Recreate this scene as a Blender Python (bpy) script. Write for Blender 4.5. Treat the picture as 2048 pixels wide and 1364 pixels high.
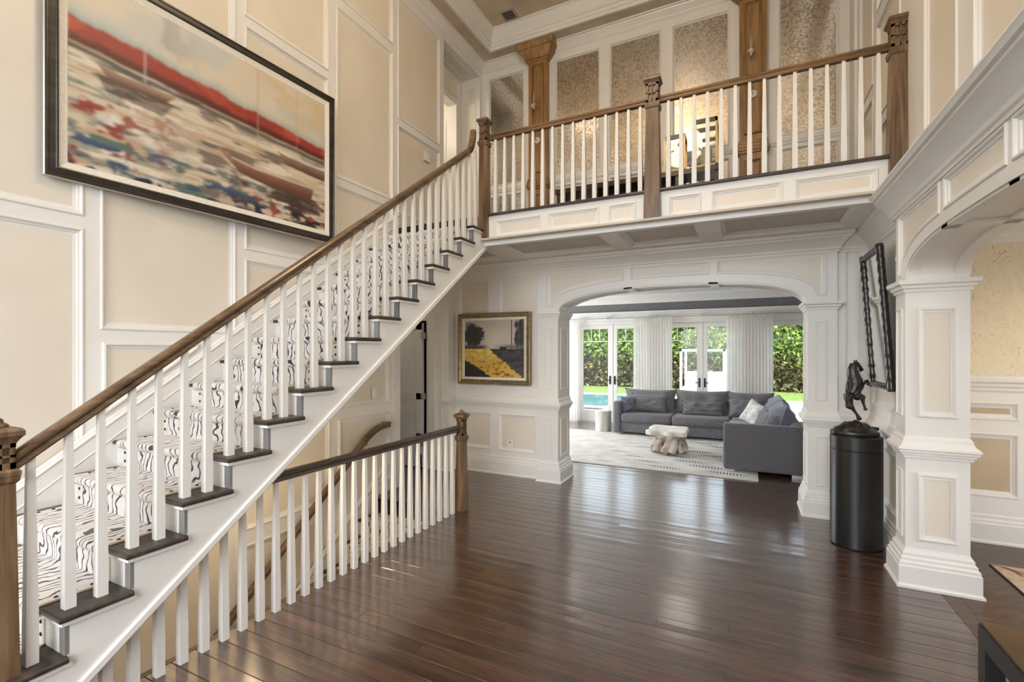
import bpy, bmesh, math, random
import numpy as np
from mathutils import Vector, Matrix, noise as mnoise

for _o in list(bpy.data.objects):
    bpy.data.objects.remove(_o)
scene = bpy.context.scene
COL = scene.collection
random.seed(7)

# ------------------------------------------------------------------ camera
THETA = math.atan(470 / 948.0)
cam_d = bpy.data.cameras.new('camera')
cam_d.sensor_width = 36.0
cam_d.lens = 948.0 / 2048 * 36
cam_d.shift_y = 21.0 / 2048
cam_d.clip_start = 0.05
cam_d.clip_end = 300
cam = bpy.data.objects.new('camera', cam_d)
COL.objects.link(cam)
cam.location = (0, 0, 1.7)
cam.rotation_euler = (math.pi / 2, 0, THETA)
scene.camera = cam

# ------------------------------------------------------------------ world, sun, daylight, exposure
scene.view_settings.view_transform = 'Standard'
scene.view_settings.look = 'None'
scene.view_settings.gamma = 1.0
scene.view_settings.use_curve_mapping = False
scene.view_settings.exposure = -0.27
scene.cycles.use_denoising = True
scene.cycles.max_bounces = 10
scene.cycles.diffuse_bounces = 5
scene.cycles.transparent_max_bounces = 16
scene.cycles.caustics_reflective = False
scene.cycles.caustics_refractive = False
scene.cycles.sample_clamp_indirect = 6.0

world = bpy.data.worlds.new('world')
scene.world = world
world.use_nodes = True
wn = world.node_tree
wn.nodes.clear()
w_out = wn.nodes.new('ShaderNodeOutputWorld')
w_bg = wn.nodes.new('ShaderNodeBackground')
w_sky = wn.nodes.new('ShaderNodeTexSky')
w_sky.sky_type = 'NISHITA'
w_sky.sun_disc = False
w_sky.sun_elevation = math.radians(58)
w_sky.sun_rotation = math.radians(160)
w_sky.air_density = 1.0
w_sky.dust_density = 2.0
w_hs = wn.nodes.new('ShaderNodeHueSaturation')   # hazy bright sky
w_hs.inputs['Saturation'].default_value = 0.35
wn.links.new(w_sky.outputs[0], w_hs.inputs['Color'])
wn.links.new(w_hs.outputs[0], w_bg.inputs[0])
w_bg.inputs[1].default_value = 1.1
wn.links.new(w_bg.outputs[0], w_out.inputs[0])


def add_light(name, kind, loc, energy, color=(1, 1, 1), rot=(0, 0, 0), size=None, size_y=None, **kw):
    ld = bpy.data.lights.new(name, kind)
    ld.energy = energy
    ld.color = color
    if kind == 'AREA':
        ld.shape = kw.pop('shape', 'RECTANGLE')
        ld.size = size
        if size_y:
            ld.size_y = size_y
    for k, val in kw.items():
        setattr(ld, k, val)
    lo = bpy.data.objects.new(name, ld)
    COL.objects.link(lo)
    lo.location = loc
    lo.rotation_euler = rot
    return lo


SUN = add_light('sun', 'SUN', (0, 0, 30), 4.2, (1.0, 0.95, 0.86),
                rot=(math.radians(38), 0, math.radians(-25)), angle=math.radians(2))
# daylight falling in through the tall front windows behind the camera
DAY = add_light('front_window_daylight', 'AREA', (-1.1, -2.35, 2.9), 120, (0.86, 0.94, 1.0),
                rot=(math.radians(90), 0, 0), size=3.6, size_y=4.6)
# daylight entering the living room by its side windows
DAY2 = add_light('living_window_daylight', 'AREA', (-5.9, 8.8, 1.5), 250, (0.95, 0.98, 1.0),
                 rot=(math.radians(90), 0, math.radians(-90)), size=3.2, size_y=2.2)
# daylight in the dining room from its own windows
DAY3 = add_light('dining_window_daylight', 'AREA', (5.2, 2.2, 1.7), 55, (1.0, 0.90, 0.76),
                 rot=(math.radians(90), 0, math.radians(90)), size=3.0, size_y=2.0)

# ------------------------------------------------------------------ mesh helpers
WL = {}


class MB:
    def __init__(self):
        self.v = []
        self.f = []

    def add(self, vs, fs):
        n = len(self.v)
        self.v.extend([tuple(p) for p in vs])
        self.f.extend([tuple(i + n for i in q) for q in fs])
        return self

    def box(self, x0, x1, y0, y1, z0, z1):
        vs = [(x, y, z) for z in (z0, z1) for y in (y0, y1) for x in (x0, x1)]
        return self.add(vs, [(0, 2, 3, 1), (4, 5, 7, 6), (0, 1, 5, 4), (2, 6, 7, 3), (0, 4, 6, 2), (1, 3, 7, 5)])

    def hexa(self, p):  # bottom four (ccw), top four
        return self.add(p, [(3, 2, 1, 0), (4, 5, 6, 7), (0, 1, 5, 4), (1, 2, 6, 5), (2, 3, 7, 6), (3, 0, 4, 7)])

    def prism(self, poly, vec):
        n = len(poly)
        vec = Vector(vec)
        vs = [Vector(p) for p in poly] + [Vector(p) + vec for p in poly]
        fs = [tuple(range(n - 1, -1, -1)), tuple(range(n, 2 * n))]
        fs += [(i, (i + 1) % n, n + (i + 1) % n, n + i) for i in range(n)]
        return self.add(vs, fs)

    def sweep(self, pts, nrm, prof, closed=False, close_prof=True):
        pts = [Vector(p) for p in pts]
        nrm = Vector(nrm).normalized()
        N, M = len(pts), len(prof)
        vs = []
        for i, p in enumerate(pts):
            if closed or 0 < i < N - 1:
                t0 = (p - pts[i - 1]).normalized()
                t1 = (pts[(i + 1) % N] - p).normalized()
            elif i == 0:
                t0 = t1 = (pts[1] - p).normalized()
            else:
                t0 = t1 = (p - pts[i - 1]).normalized()
            s0, s1 = nrm.cross(t0), nrm.cross(t1)
            m = (s0 + s1) / max(0.25, 1 + s0.dot(s1))
            vs += [p + m * a + nrm * b for a, b in prof]
        fs = []
        R = N if closed else N - 1
        J = M if close_prof else M - 1
        for i in range(R):
            k = (i + 1) % N
            for j in range(J):
                l = (j + 1) % M
                fs.append((i * M + j, k * M + j, k * M + l, i * M + l))
        if not closed and close_prof:
            fs.append(tuple(range(M)))
            fs.append(tuple((N - 1) * M + j for j in range(M - 1, -1, -1)))
        return self.add(vs, fs)

    def lathe(self, cx, cy, prof, n=24, sx=1.0, sy=1.0):
        vs = []
        for r, z in prof:
            for i in range(n):
                a = 2 * math.pi * i / n
                vs.append((cx + r * math.cos(a) * sx, cy + r * math.sin(a) * sy, z))
        M = len(prof)
        fs = [(j * n + i, j * n + (i + 1) % n, (j + 1) * n + (i + 1) % n, (j + 1) * n + i)
              for j in range(M - 1) for i in range(n)]
        fs.append(tuple(range(n - 1, -1, -1)))
        fs.append(tuple((M - 1) * n + i for i in range(n)))
        return self.add(vs, fs)

    def tube(self, pts, r, n=10):
        pts = [Vector(p) for p in pts]
        N = len(pts)
        if not hasattr(r, '__len__'):
            r = [r] * N
        vs = []
        ref = None
        for i, p in enumerate(pts):
            t = (pts[min(i + 1, N - 1)] - pts[max(i - 1, 0)]).normalized()
            if ref is None:
                ref = Vector((0, 0, 1)) if abs(t.z) < 0.9 else Vector((1, 0, 0))
            a = t.cross(ref)
            if a.length < 1e-5:
                a = t.cross(Vector((0.3, 1, 0.2)))
            a.normalize()
            b = t.cross(a)
            ref = a.cross(t)
            for k in range(n):
                w = 2 * math.pi * k / n
                vs.append(p + (a * math.cos(w) + b * math.sin(w)) * r[i])
        fs = [(i * n + k, i * n + (k + 1) % n, (i + 1) * n + (k + 1) % n, (i + 1) * n + k)
              for i in range(N - 1) for k in range(n)]
        fs.append(tuple(range(n - 1, -1, -1)))
        fs.append(tuple((N - 1) * n + k for k in range(n)))
        return self.add(vs, fs)

    def taper(self, x, y, z0, w0, z1, w1):
        a, b = w0 / 2, w1 / 2
        return self.hexa([(x - a, y - a, z0), (x + a, y - a, z0), (x + a, y + a, z0), (x - a, y + a, z0),
                          (x - b, y - b, z1), (x + b, y - b, z1), (x + b, y + b, z1), (x - b, y + b, z1)])

    def sqlathe(self, x, y, prof):
        for (w0, z0), (w1, z1) in zip(prof[:-1], prof[1:]):
            if abs(z1 - z0) > 1e-6:
                self.taper(x, y, z0, w0, z1, w1)
        return self

    def grid(self, nu, nv, fn):
        vs = [fn(i / (nu - 1), j / (nv - 1)) for j in range(nv) for i in range(nu)]
        fs = [(j * nu + i, j * nu + i + 1, (j + 1) * nu + i + 1, (j + 1) * nu + i)
              for j in range(nv - 1) for i in range(nu - 1)]
        return self.add(vs, fs)


def mesh_of(name, mb, mat, at, smooth=None, recalc=True):
    me = bpy.data.meshes.new(name)
    ax, ay, az = at
    me.from_pydata([(x - ax, y - ay, z - az) for x, y, z in mb.v], [], mb.f)
    if recalc:
        bm = bmesh.new()
        bm.from_mesh(me)
        bmesh.ops.recalc_face_normals(bm, faces=bm.faces)
        bm.to_mesh(me)
        bm.free()
    if mat is not None:
        me.materials.append(mat)
    if smooth is not None:
        me.polygons.foreach_set('use_smooth', [True] * len(me.polygons))
        me.set_sharp_from_angle(angle=math.radians(smooth))
    me.update()
    return me


def base_of(mb):
    xs, ys, zs = zip(*mb.v)
    return ((min(xs) + max(xs)) / 2, (min(ys) + max(ys)) / 2, min(zs))


def link(o, at, parent=None):
    COL.objects.link(o)
    at = Vector(at)
    WL[o.name] = at
    if parent is not None:
        o.parent = parent
        o.location = at - WL[parent.name]
    else:
        o.location = at
    return o


def obj(name, mb, mat, parent=None, at=None, smooth=None, label=None, cat=None, group=None, kind=None, recalc=True):
    if at is None:
        at = base_of(mb)
    me = mesh_of(name, mb, mat, at, smooth, recalc)
    o = link(bpy.data.objects.new(name, me), at, parent)
    return tag(o, label, cat, group, kind)


def inst(name, me, at, parent=None, **kw):
    o = link(bpy.data.objects.new(name, me), at, parent)
    return tag(o, **kw)


def tag(o, label=None, cat=None, group=None, kind=None):
    if label:
        o['label'] = label
    if cat:
        o['category'] = cat
    if group:
        o['group'] = group
    if kind:
        o['kind'] = kind
    return o


def empty(name, at, label=None, cat=None, group=None, kind=None):
    o = bpy.data.objects.new(name, None)
    o.empty_display_size = 0.1
    link(o, at)
    return tag(o, label, cat, group, kind)


def structure(name, mb, mat, label=None, parent=None, smooth=None):
    return obj(name, mb, mat, parent, label=label, kind='structure' if parent is None else None, smooth=smooth)


# ------------------------------------------------------------------ materials
def newmat(name):
    m = bpy.data.materials.new(name)
    m.use_nodes = True
    nt = m.node_tree
    return m, nt, nt.nodes['Principled BSDF']


def setp(b, col=None, rough=None, metal=None, spec=None, coat=None, coat_r=None, sheen=None):
    if col is not None:
        b.inputs['Base Color'].default_value = (*col, 1)
    if rough is not None:
        b.inputs['Roughness'].default_value = rough
    if metal is not None:
        b.inputs['Metallic'].default_value = metal
    if spec is not None:
        b.inputs['Specular IOR Level'].default_value = spec
    if coat is not None:
        b.inputs['Coat Weight'].default_value = coat
    if coat_r is not None:
        b.inputs['Coat Roughness'].default_value = coat_r
    if sheen is not None:
        b.inputs['Sheen Weight'].default_value = sheen


def plain(name, col, rough=0.5, metal=0.0, **kw):
    m, nt, b = newmat(name)
    setp(b, col, rough, metal, **kw)
    return m


def nd(nt, kind, **kw):
    n = nt.nodes.new(kind)
    for k, val in kw.items():
        if isinstance(k, str) and k in n.inputs:
            n.inputs[k].default_value = val
        else:
            setattr(n, k, val)
    return n


def coords(nt, scale=(1, 1, 1), space='Object', rnd=False, rot=(0, 0, 0)):
    tc = nd(nt, 'ShaderNodeTexCoord')
    mp = nd(nt, 'ShaderNodeMapping')
    mp.inputs['Scale'].default_value = scale
    mp.inputs['Rotation'].default_value = rot
    nt.links.new(tc.outputs[space], mp.inputs['Vector'])
    if rnd:
        oi = nd(nt, 'ShaderNodeObjectInfo')
        mu = nd(nt, 'ShaderNodeMath', operation='MULTIPLY')
        mu.inputs[1].default_value = 37.0
        nt.links.new(oi.outputs['Random'], mu.inputs[0])
        nt.links.new(mu.outputs[0], mp.inputs['Location'])
    return mp.outputs['Vector']


def ramp(nt, fac, stops):
    r = nd(nt, 'ShaderNodeValToRGB')
    el = r.color_ramp.elements
    while len(el) < len(stops):
        el.new(0.5)
    for e, (p, c) in zip(el, stops):
        e.position = p
        e.color = (*c, 1) if len(c) == 3 else c
    nt.links.new(fac, r.inputs['Fac'])
    return r.outputs['Color']


def bump(nt, b, fac, strength=0.2, dist=0.01):
    bp = nd(nt, 'ShaderNodeBump')
    bp.inputs['Strength'].default_value = strength
    bp.inputs['Distance'].default_value = dist
    nt.links.new(fac, bp.inputs['Height'])
    nt.links.new(bp.outputs['Normal'], b.inputs['Normal'])


def noisy(name, c0, c1, scale=(3, 3, 3), rough=0.5, metal=0.0, detail=4.0, bmp=0.0, lo=0.35, hi=0.65, nscale=1.0, rnd=False, space='Object', **kw):
    m, nt, b = newmat(name)
    setp(b, c0, rough, metal, **kw)
    v = coords(nt, scale, space, rnd)
    n = nd(nt, 'ShaderNodeTexNoise')
    n.inputs['Scale'].default_value = nscale
    n.inputs['Detail'].default_value = detail
    nt.links.new(v, n.inputs['Vector'])
    col = ramp(nt, n.outputs['Fac'], [(lo, c0), (hi, c1)])
    nt.links.new(col, b.inputs['Base Color'])
    if bmp:
        bump(nt, b, n.outputs['Fac'], bmp)
    return m


def wood(name, dark, mid, light, scale=(1, 1, 1), rough=0.35, rnd=True, coat=0.0, vary=0.25, bmp=0.05):
    """grain runs along the axis with the smallest scale"""
    m, nt, b = newmat(name)
    setp(b, mid, rough, 0.0, coat=coat, coat_r=0.17)
    if coat > .5:
        b.inputs['Coat IOR'].default_value = 1.9
        b.inputs['Specular IOR Level'].default_value = .25
    v = coords(nt, scale, 'Object', rnd)
    n1 = nd(nt, 'ShaderNodeTexNoise')
    n1.inputs['Scale'].default_value = 1.0
    n1.inputs['Detail'].default_value = 6.0
    n1.inputs['Roughness'].default_value = 0.65
    n1.inputs['Distortion'].default_value = 0.6
    nt.links.new(v, n1.inputs['Vector'])
    n2 = nd(nt, 'ShaderNodeTexNoise')
    n2.inputs['Scale'].default_value = 5.0
    n2.inputs['Detail'].default_value = 3.0
    nt.links.new(v, n2.inputs['Vector'])
    mx = nd(nt, 'ShaderNodeMath', operation='MULTIPLY_ADD')
    nt.links.new(n2.outputs['Fac'], mx.inputs[0])
    mx.inputs[1].default_value = 0.35
    nt.links.new(n1.outputs['Fac'], mx.inputs[2])
    col = ramp(nt, mx.outputs[0], [(0.50, dark), (0.68, mid), (0.86, light)])
    if rnd and vary:
        oi = nd(nt, 'ShaderNodeObjectInfo')
        mr = nd(nt, 'ShaderNodeMapRange')
        mr.inputs['To Min'].default_value = 1 - vary
        mr.inputs['To Max'].default_value = 1 + vary
        nt.links.new(oi.outputs['Random'], mr.inputs['Value'])
        hs = nd(nt, 'ShaderNodeHueSaturation')
        nt.links.new(mr.outputs[0], hs.inputs['Value'])
        nt.links.new(col, hs.inputs['Color'])
        col = hs.outputs['Color']
    nt.links.new(col, b.inputs['Base Color'])
    if bmp:
        bump(nt, b, mx.outputs[0], bmp, 0.004)
    return m


M = {}
M['trim'] = noisy('trim_paint', (0.765, 0.747, 0.715), (0.795, 0.778, 0.748), (2, 2, 2), rough=0.38)
M['panel'] = noisy('pearl_panel_paint', (0.70, 0.635, 0.54), (0.775, 0.72, 0.635), (1.6, 1.6, 1.6), rough=0.36, detail=7, lo=0.3, hi=0.72)
M['plank'] = wood('walnut_floor', (0.026, 0.0115, 0.0065), (0.062, 0.029, 0.0165), (0.098, 0.049, 0.029), (1.3, 16, 16), rough=0.30, vary=0.10, bmp=0.03, coat=0.9)
M['subfloor'] = plain('subfloor', (0.012, 0.007, 0.005), 0.8)
M['dplank'] = wood('dining_floor', (0.032, 0.015, 0.008), (0.070, 0.034, 0.017), (0.105, 0.054, 0.028), (1.3, 16, 16), rough=0.26, vary=0.2, bmp=0.03)
M['oak'] = wood('stained_oak_post', (0.065, 0.036, 0.017), (0.145, 0.086, 0.043), (0.23, 0.148, 0.082), (14, 14, 0.9), rough=0.36, vary=0.08)
M['oak_rail'] = wood('stained_oak_rail', (0.06, 0.032, 0.016), (0.13, 0.075, 0.038), (0.21, 0.13, 0.07), (14, 1.2, 9), rough=0.24, vary=0.05, coat=0.2)
M['oak_rail_x'] = wood('stained_oak_rail_x', (0.09, 0.048, 0.02), (0.19, 0.108, 0.047), (0.28, 0.17, 0.085), (1.2, 14, 14), rough=0.34, vary=0.05)
M['oak_grey'] = wood('dark_oak_rail', (0.030, 0.020, 0.014), (0.070, 0.050, 0.036), (0.13, 0.10, 0.075), (14, 1.2, 14), rough=0.33, vary=0.05)
M['pil_oak'] = wood('honey_oak', (0.17, 0.085, 0.028), (0.30, 0.165, 0.062), (0.40, 0.24, 0.11), (9, 9, 0.8), rough=0.42, vary=0.05)
M['tread'] = wood('dark_tread', (0.022, 0.016, 0.013), (0.045, 0.034, 0.028), (0.075, 0.058, 0.048), (1.2, 14, 14), rough=0.3, vary=0.12)
M['espresso'] = wood('espresso_wood', (0.018, 0.008, 0.006), (0.035, 0.015, 0.011), (0.055, 0.026, 0.018), (1.2, 12, 12), rough=0.3)
M['black_frame'] = wood('dark_frame', (0.012, 0.009, 0.007), (0.028, 0.021, 0.016), (0.055, 0.042, 0.032), (12, 1.5, 12), rough=0.32, rnd=False)
M['silver_lip'] = plain('silver_lip', (0.55, 0.50, 0.43), 0.35, 0.6)
M['linen'] = noisy('linen_liner', (0.70, 0.66, 0.58), (0.80, 0.76, 0.68), (60, 60, 60), rough=0.7)
M['gold'] = noisy('antique_gold', (0.20, 0.145, 0.07), (0.34, 0.26, 0.14), (25, 25, 25), rough=0.34, metal=0.55)
M['white_plastic'] = plain('white_plastic', (0.82, 0.80, 0.76), 0.35)
M['steel'] = plain('brushed_steel', (0.50, 0.49, 0.47), 0.45, 0.6)
M['grille'] = plain('grille_paint', (0.42, 0.38, 0.35), 0.45, 0.3)
M['dark'] = plain('dark_gap', (0.015, 0.012, 0.010), 0.9)
M['black_paint'] = plain('satin_black', (0.013, 0.013, 0.013), 0.32)
M['bronze'] = noisy('bronze_patina', (0.022, 0.018, 0.015), (0.065, 0.062, 0.058), (14, 14, 14), rough=0.36, metal=0.65, bmp=0.35)
M['bronze_hw'] = plain('black_hardware', (0.02, 0.018, 0.017), 0.35, 0.7)
M['cream_bind'] = plain('cream_leather', (0.74, 0.68, 0.59), 0.55)
M['stud'] = plain('stud_bronze', (0.03, 0.024, 0.02), 0.25, 0.8)
M['ceiling_gold'] = noisy('ceiling_gold_leaf_paper', (0.50, 0.40, 0.27), (0.66, 0.56, 0.42), (2.2, 2.2, 2.2), rough=0.42, detail=8)
M['ceiling_white'] = plain('ceiling_white', (0.80, 0.79, 0.77), 0.6)
M['dining_panel'] = noisy('bronze_panel_paint', (0.46, 0.36, 0.24), (0.58, 0.48, 0.34), (1.6, 1.6, 1.6), rough=0.4, detail=7)
M['taupe'] = noisy('taupe_panel', (0.50, 0.45, 0.385), (0.56, 0.51, 0.445), (2, 2, 2), rough=0.45)
M['tall_lens'] = None


def glass_mat(name, tint=(1, 1, 1), refl=0.06):
    m, nt, b = newmat(name)
    nt.nodes.remove(b)
    out = [n for n in nt.nodes if n.type == 'OUTPUT_MATERIAL'][0]
    tr = nd(nt, 'ShaderNodeBsdfTransparent')
    tr.inputs['Color'].default_value = (*tint, 1)
    gl = nd(nt, 'ShaderNodeBsdfGlossy')
    gl.inputs['Roughness'].default_value = 0.02
    fr = nd(nt, 'ShaderNodeFresnel')
    fr.inputs['IOR'].default_value = 1.45
    mx = nd(nt, 'ShaderNodeMixShader')
    nt.links.new(fr.outputs[0], mx.inputs[0])
    nt.links.new(tr.outputs[0], mx.inputs[1])
    nt.links.new(gl.outputs[0], mx.inputs[2])
    nt.links.new(mx.outputs[0], out.inputs['Surface'])
    return m


M['glass'] = glass_mat('clear_glass', (0.97, 0.99, 0.98))


def emit_mat(name, col, strength):
    m, nt, b = newmat(name)
    setp(b, (0.8, 0.8, 0.8), 0.5)
    b.inputs['Emission Color'].default_value = (*col, 1)
    b.inputs['Emission Strength'].default_value = strength
    return m


M['lamp'] = emit_mat('lamp_lens', (1.0, 0.86, 0.68), 12.0)


def mirror_mat(name, antique=True):
    m, nt, b = newmat(name)
    setp(b, (0.80, 0.78, 0.74), 0.04, 1.0)
    if antique:
        v = coords(nt, (1, 1, 1), 'Object', True)
        n = nd(nt, 'ShaderNodeTexNoise')
        n.inputs['Scale'].default_value = 40
        n.inputs['Detail'].default_value = 5
        nt.links.new(v, n.inputs['Vector'])
        n2 = nd(nt, 'ShaderNodeTexNoise')
        n2.inputs['Scale'].default_value = 2.2
        n2.inputs['Detail'].default_value = 2
        nt.links.new(v, n2.inputs['Vector'])
        ad = nd(nt, 'ShaderNodeMath', operation='MULTIPLY_ADD')
        nt.links.new(n2.outputs['Fac'], ad.inputs[0])
        ad.inputs[1].default_value = 0.35
        nt.links.new(n.outputs['Fac'], ad.inputs[2])
        col = ramp(nt, ad.outputs[0], [(0.50, (0.95, 0.93, 0.90)), (0.64, (0.86, 0.82, 0.76)), (0.78, (0.55, 0.48, 0.39))])
        nt.links.new(col, b.inputs['Base Color'])
        mr = nd(nt, 'ShaderNodeMapRange')
        mr.inputs['From Min'].default_value = 0.5
        mr.inputs['From Max'].default_value = 0.8
        mr.inputs['To Min'].default_value = 0.08
        mr.inputs['To Max'].default_value = 0.20
        nt.links.new(ad.outputs[0], mr.inputs['Value'])
        nt.links.new(mr.outputs[0], b.inputs['Roughness'])
    return m


M['antique_mirror'] = mirror_mat('antique_mirror')
M['mirror'] = mirror_mat('clear_mirror', False)


def carpet_mat():
    m, nt, b = newmat('zebra_carpet')
    setp(b, (0.7, 0.67, 0.64), 0.95, sheen=0.3)
    v = coords(nt, (1, 1, 1), 'Object')
    n = nd(nt, 'ShaderNodeTexNoise')
    n.inputs['Scale'].default_value = 6.0
    n.inputs['Detail'].default_value = 2.5
    nt.links.new(v, n.inputs['Vector'])
    sx = nd(nt, 'ShaderNodeSeparateXYZ')
    nt.links.new(v, sx.inputs[0])
    ma = nd(nt, 'ShaderNodeMath', operation='MULTIPLY_ADD')
    nt.links.new(n.outputs['Fac'], ma.inputs[0])
    ma.inputs[1].default_value = 0.24
    nt.links.new(sx.outputs['X'], ma.inputs[2])
    mu = nd(nt, 'ShaderNodeMath', operation='MULTIPLY')
    nt.links.new(ma.outputs[0], mu.inputs[0])
    mu.inputs[1].default_value = 2 * math.pi * 19.0
    si = nd(nt, 'ShaderNodeMath', operation='SINE')
    nt.links.new(mu.outputs[0], si.inputs[0])
    n3 = nd(nt, 'ShaderNodeTexNoise')
    n3.inputs['Scale'].default_value = 9.0
    nt.links.new(v, n3.inputs['Vector'])
    th = nd(nt, 'ShaderNodeMath', operation='MULTIPLY_ADD')
    nt.links.new(n3.outputs['Fac'], th.inputs[0])
    th.inputs[1].default_value = -1.0
    nt.links.new(si.outputs[0], th.inputs[2])
    col = ramp(nt, th.outputs[0], [(0.18, (0.74, 0.70, 0.67)), (0.30, (0.018, 0.016, 0.018))])
    nt.links.new(col, b.inputs['Base Color'])
    n4 = nd(nt, 'ShaderNodeTexNoise')
    n4.inputs['Scale'].default_value = 260
    nt.links.new(v, n4.inputs['Vector'])
    bump(nt, b, n4.outputs['Fac'], 0.5, 0.006)
    return m


M['carpet'] = carpet_mat()


def fabric_mat(name, c0, c1, scale=140, rough=0.9, bmp=0.3, sheen=0.2, c2=None):
    m, nt, b = newmat(name)
    setp(b, c0, rough, sheen=sheen)
    v = coords(nt, (1, 1, 1), 'Object')
    n = nd(nt, 'ShaderNodeTexNoise')
    n.inputs['Scale'].default_value = scale
    n.inputs['Detail'].default_value = 3
    nt.links.new(v, n.inputs['Vector'])
    col = ramp(nt, n.outputs['Fac'], [(0.38, c0), (0.62, c1)])
    nt.links.new(col, b.inputs['Base Color'])
    bump(nt, b, n.outputs['Fac'], bmp, 0.004)
    return m


M['sofa'] = fabric_mat('charcoal_tweed', (0.055, 0.053, 0.060), (0.20, 0.19, 0.20), 120)
M['pillow_blue'] = fabric_mat('slate_weave', (0.085, 0.095, 0.125), (0.20, 0.215, 0.265), 120)
M['fur'] = fabric_mat('white_fur', (0.46, 0.45, 0.43), (0.74, 0.73, 0.70), 55, bmp=1.0)
M['driftwood'] = noisy('driftwood', (0.30, 0.235, 0.17), (0.66, 0.60, 0.51), (5, 5, 5), rough=0.75, detail=8, bmp=0.6, lo=0.38, hi=0.62)
M['driftwood_top'] = noisy('bleached_wood', (0.60, 0.56, 0.49), (0.78, 0.75, 0.69), (5, 5, 5), rough=0.6, detail=8, bmp=0.2)
M['petrified'] = noisy('petrified_wood', (0.40, 0.38, 0.33), (0.68, 0.66, 0.60), (22, 22, 2), rough=0.5, detail=6, bmp=0.3)
M['wallpaper_grey'] = fabric_mat('grey_grasscloth', (0.10, 0.105, 0.105), (0.21, 0.215, 0.21), 60, rough=0.8, bmp=0.1)
M['wallpaper_gold'] = None
# ------------------------------------------------------------------ mouldings
RING = [(0, 0), (.001, .015), (.007, .025), (.017, .027), (.025, .021), (.0265, .011), (.035, .014), (.041, .012), (.0425, .005), (.054, .004), (.054, 0)]
CROWN = [(0, -.19), (.012, -.19), (.014, -.170), (.026, -.160), (.030, -.140), (.050, -.115), (.082, -.075), (.104, -.055),
         (.106, -.040), (.124, -.034), (.130, -.012), (.130, 0), (0, 0)]
BASE_P = [(.062, 0), (.062, .016), (.054, .022), (.050, .030), (.050, .150), (.044, .160), (.044, .178), (.032, .190),
          (.032, .208), (.020, .220), (.020, .240), (.006, .262), (0, .275), (0, 0)]
BASE_W = [(.034, 0), (.034, .016), (.026, .022), (.022, .030), (.022, .170), (.016, .180), (.016, .200), (.008, .215), (.008, .240), (0, .255), (0, 0)]
BAND = [(0, .930), (.014, .930), (.016, .948), (.026, .952), (.028, .968), (.040, .972), (.042, .990), (.050, .996),
        (.046, 1.012), (.026, 1.030), (.016, 1.050), (.014, 1.068), (.004, 1.085), (0, 1.090)]
CAP = [(0, 2.130), (.010, 2.130), (.014, 2.150), (.026, 2.158), (.030, 2.176), (.046, 2.186), (.050, 2.206), (.050, 2.214), (0, 2.214)]


def orient(poly, n):
    nv = Vector((0, 0, 0))
    P = [Vector(p) for p in poly]
    for i in range(len(P)):
        a, b = P[i], P[(i + 1) % len(P)]
        nv += a.cross(b)
    return list(poly) if nv.dot(Vector(n)) > 0 else list(reversed(poly))


def panel(parent, poly, n, mat='panel', prof=None, name='panel'):
    poly = orient(poly, n)
    n = Vector(n)
    mb = MB().prism([Vector(p) + n * 0.0015 for p in poly], n * 0.002)
    obj(name, mb, M[mat], parent)
    mb = MB().sweep(poly, n, prof or RING, closed=True)
    obj('panel_moulding', mb, M['trim'], parent, smooth=25)


def rx(x, y0, y1, z0, z1):
    return [(x, y0, z0), (x, y1, z0), (x, y1, z1), (x, y0, z1)]


def ry(y, x0, x1, z0, z1):
    return [(x0, y, z0), (x1, y, z0), (x1, y, z1), (x0, y, z1)]


def rz(z, x0, x1, y0, y1):
    return [(x0, y0, z), (x1, y0, z), (x1, y1, z), (x0, y1, z)]


SMALL = [(a * 0.72, b * 0.8) for a, b in RING]
FX = (1, 0, 0)
BX = (-1, 0, 0)
BY = (0, -1, 0)
XL = -3.94
FL2 = 3.258      # upper floor level
RISE, RUN = 0.181, 0.2472


def tread_y(k):
    return 0.2214 + RUN * k


RD = .020          # depth of the recessed fields
RING_R = [(-.006, -.0205), (-.006, .005), (-.001, .0095), (.007, .0095), (.013, .004), (.0145, -.005), (.023, -.005), (.029, -.0085), (.0305, -.014), (.039, -.0145), (.048, -.018), (.048, -.0205)]
RING_M = [(a * .5, b) for a, b in RING_R]
MID = [(a, b * .7) for a, b in RING]
LOW = [(a * .75, b * .42) for a, b in RING]


def panelled(parent, axis, c, sg, u0, u1, v0, v1, holes, blanks=(), mat='panel', prof=None, name='panel'):
    """stiles and rails standing proud of recessed fields; axis 'x' or 'y' is the wall normal, sg its sign"""
    us = sorted({u0, u1} | {q for h in list(holes) + list(blanks) for q in h[:2] if u0 <= q <= u1})
    vs = sorted({v0, v1} | {q for h in list(holes) + list(blanks) for q in h[2:4] if v0 <= q <= v1})
    lo, hi = sorted((c, c - sg * RD))
    mb = MB()

    def put(a, b, z0, z1):
        if axis == 'x':
            mb.box(lo, hi, a, b, z0, z1)
        else:
            mb.box(a, b, lo, hi, z0, z1)
    for z0, z1 in zip(vs[:-1], vs[1:]):
        zc = (z0 + z1) / 2
        start = None
        for a, b in zip(us[:-1], us[1:]):
            uc = (a + b) / 2
            inside = any(h[0] < uc < h[1] and h[2] < zc < h[3] for h in list(holes) + list(blanks))
            if not inside and start is None:
                start = a
            if inside and start is not None:
                put(start, a, z0, z1)
                start = None
        if start is not None:
            put(start, us[-1], z0, z1)
    obj('stiles_and_rails', mb, M['trim'], parent, recalc=False)
    n = Vector((sg, 0, 0)) if axis == 'x' else Vector((0, sg, 0))
    for h in holes:
        poly = rx(c, *h[:4]) if axis == 'x' else ry(c, *h[:4])
        recessed(parent, poly, n, mat, prof, name)


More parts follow.
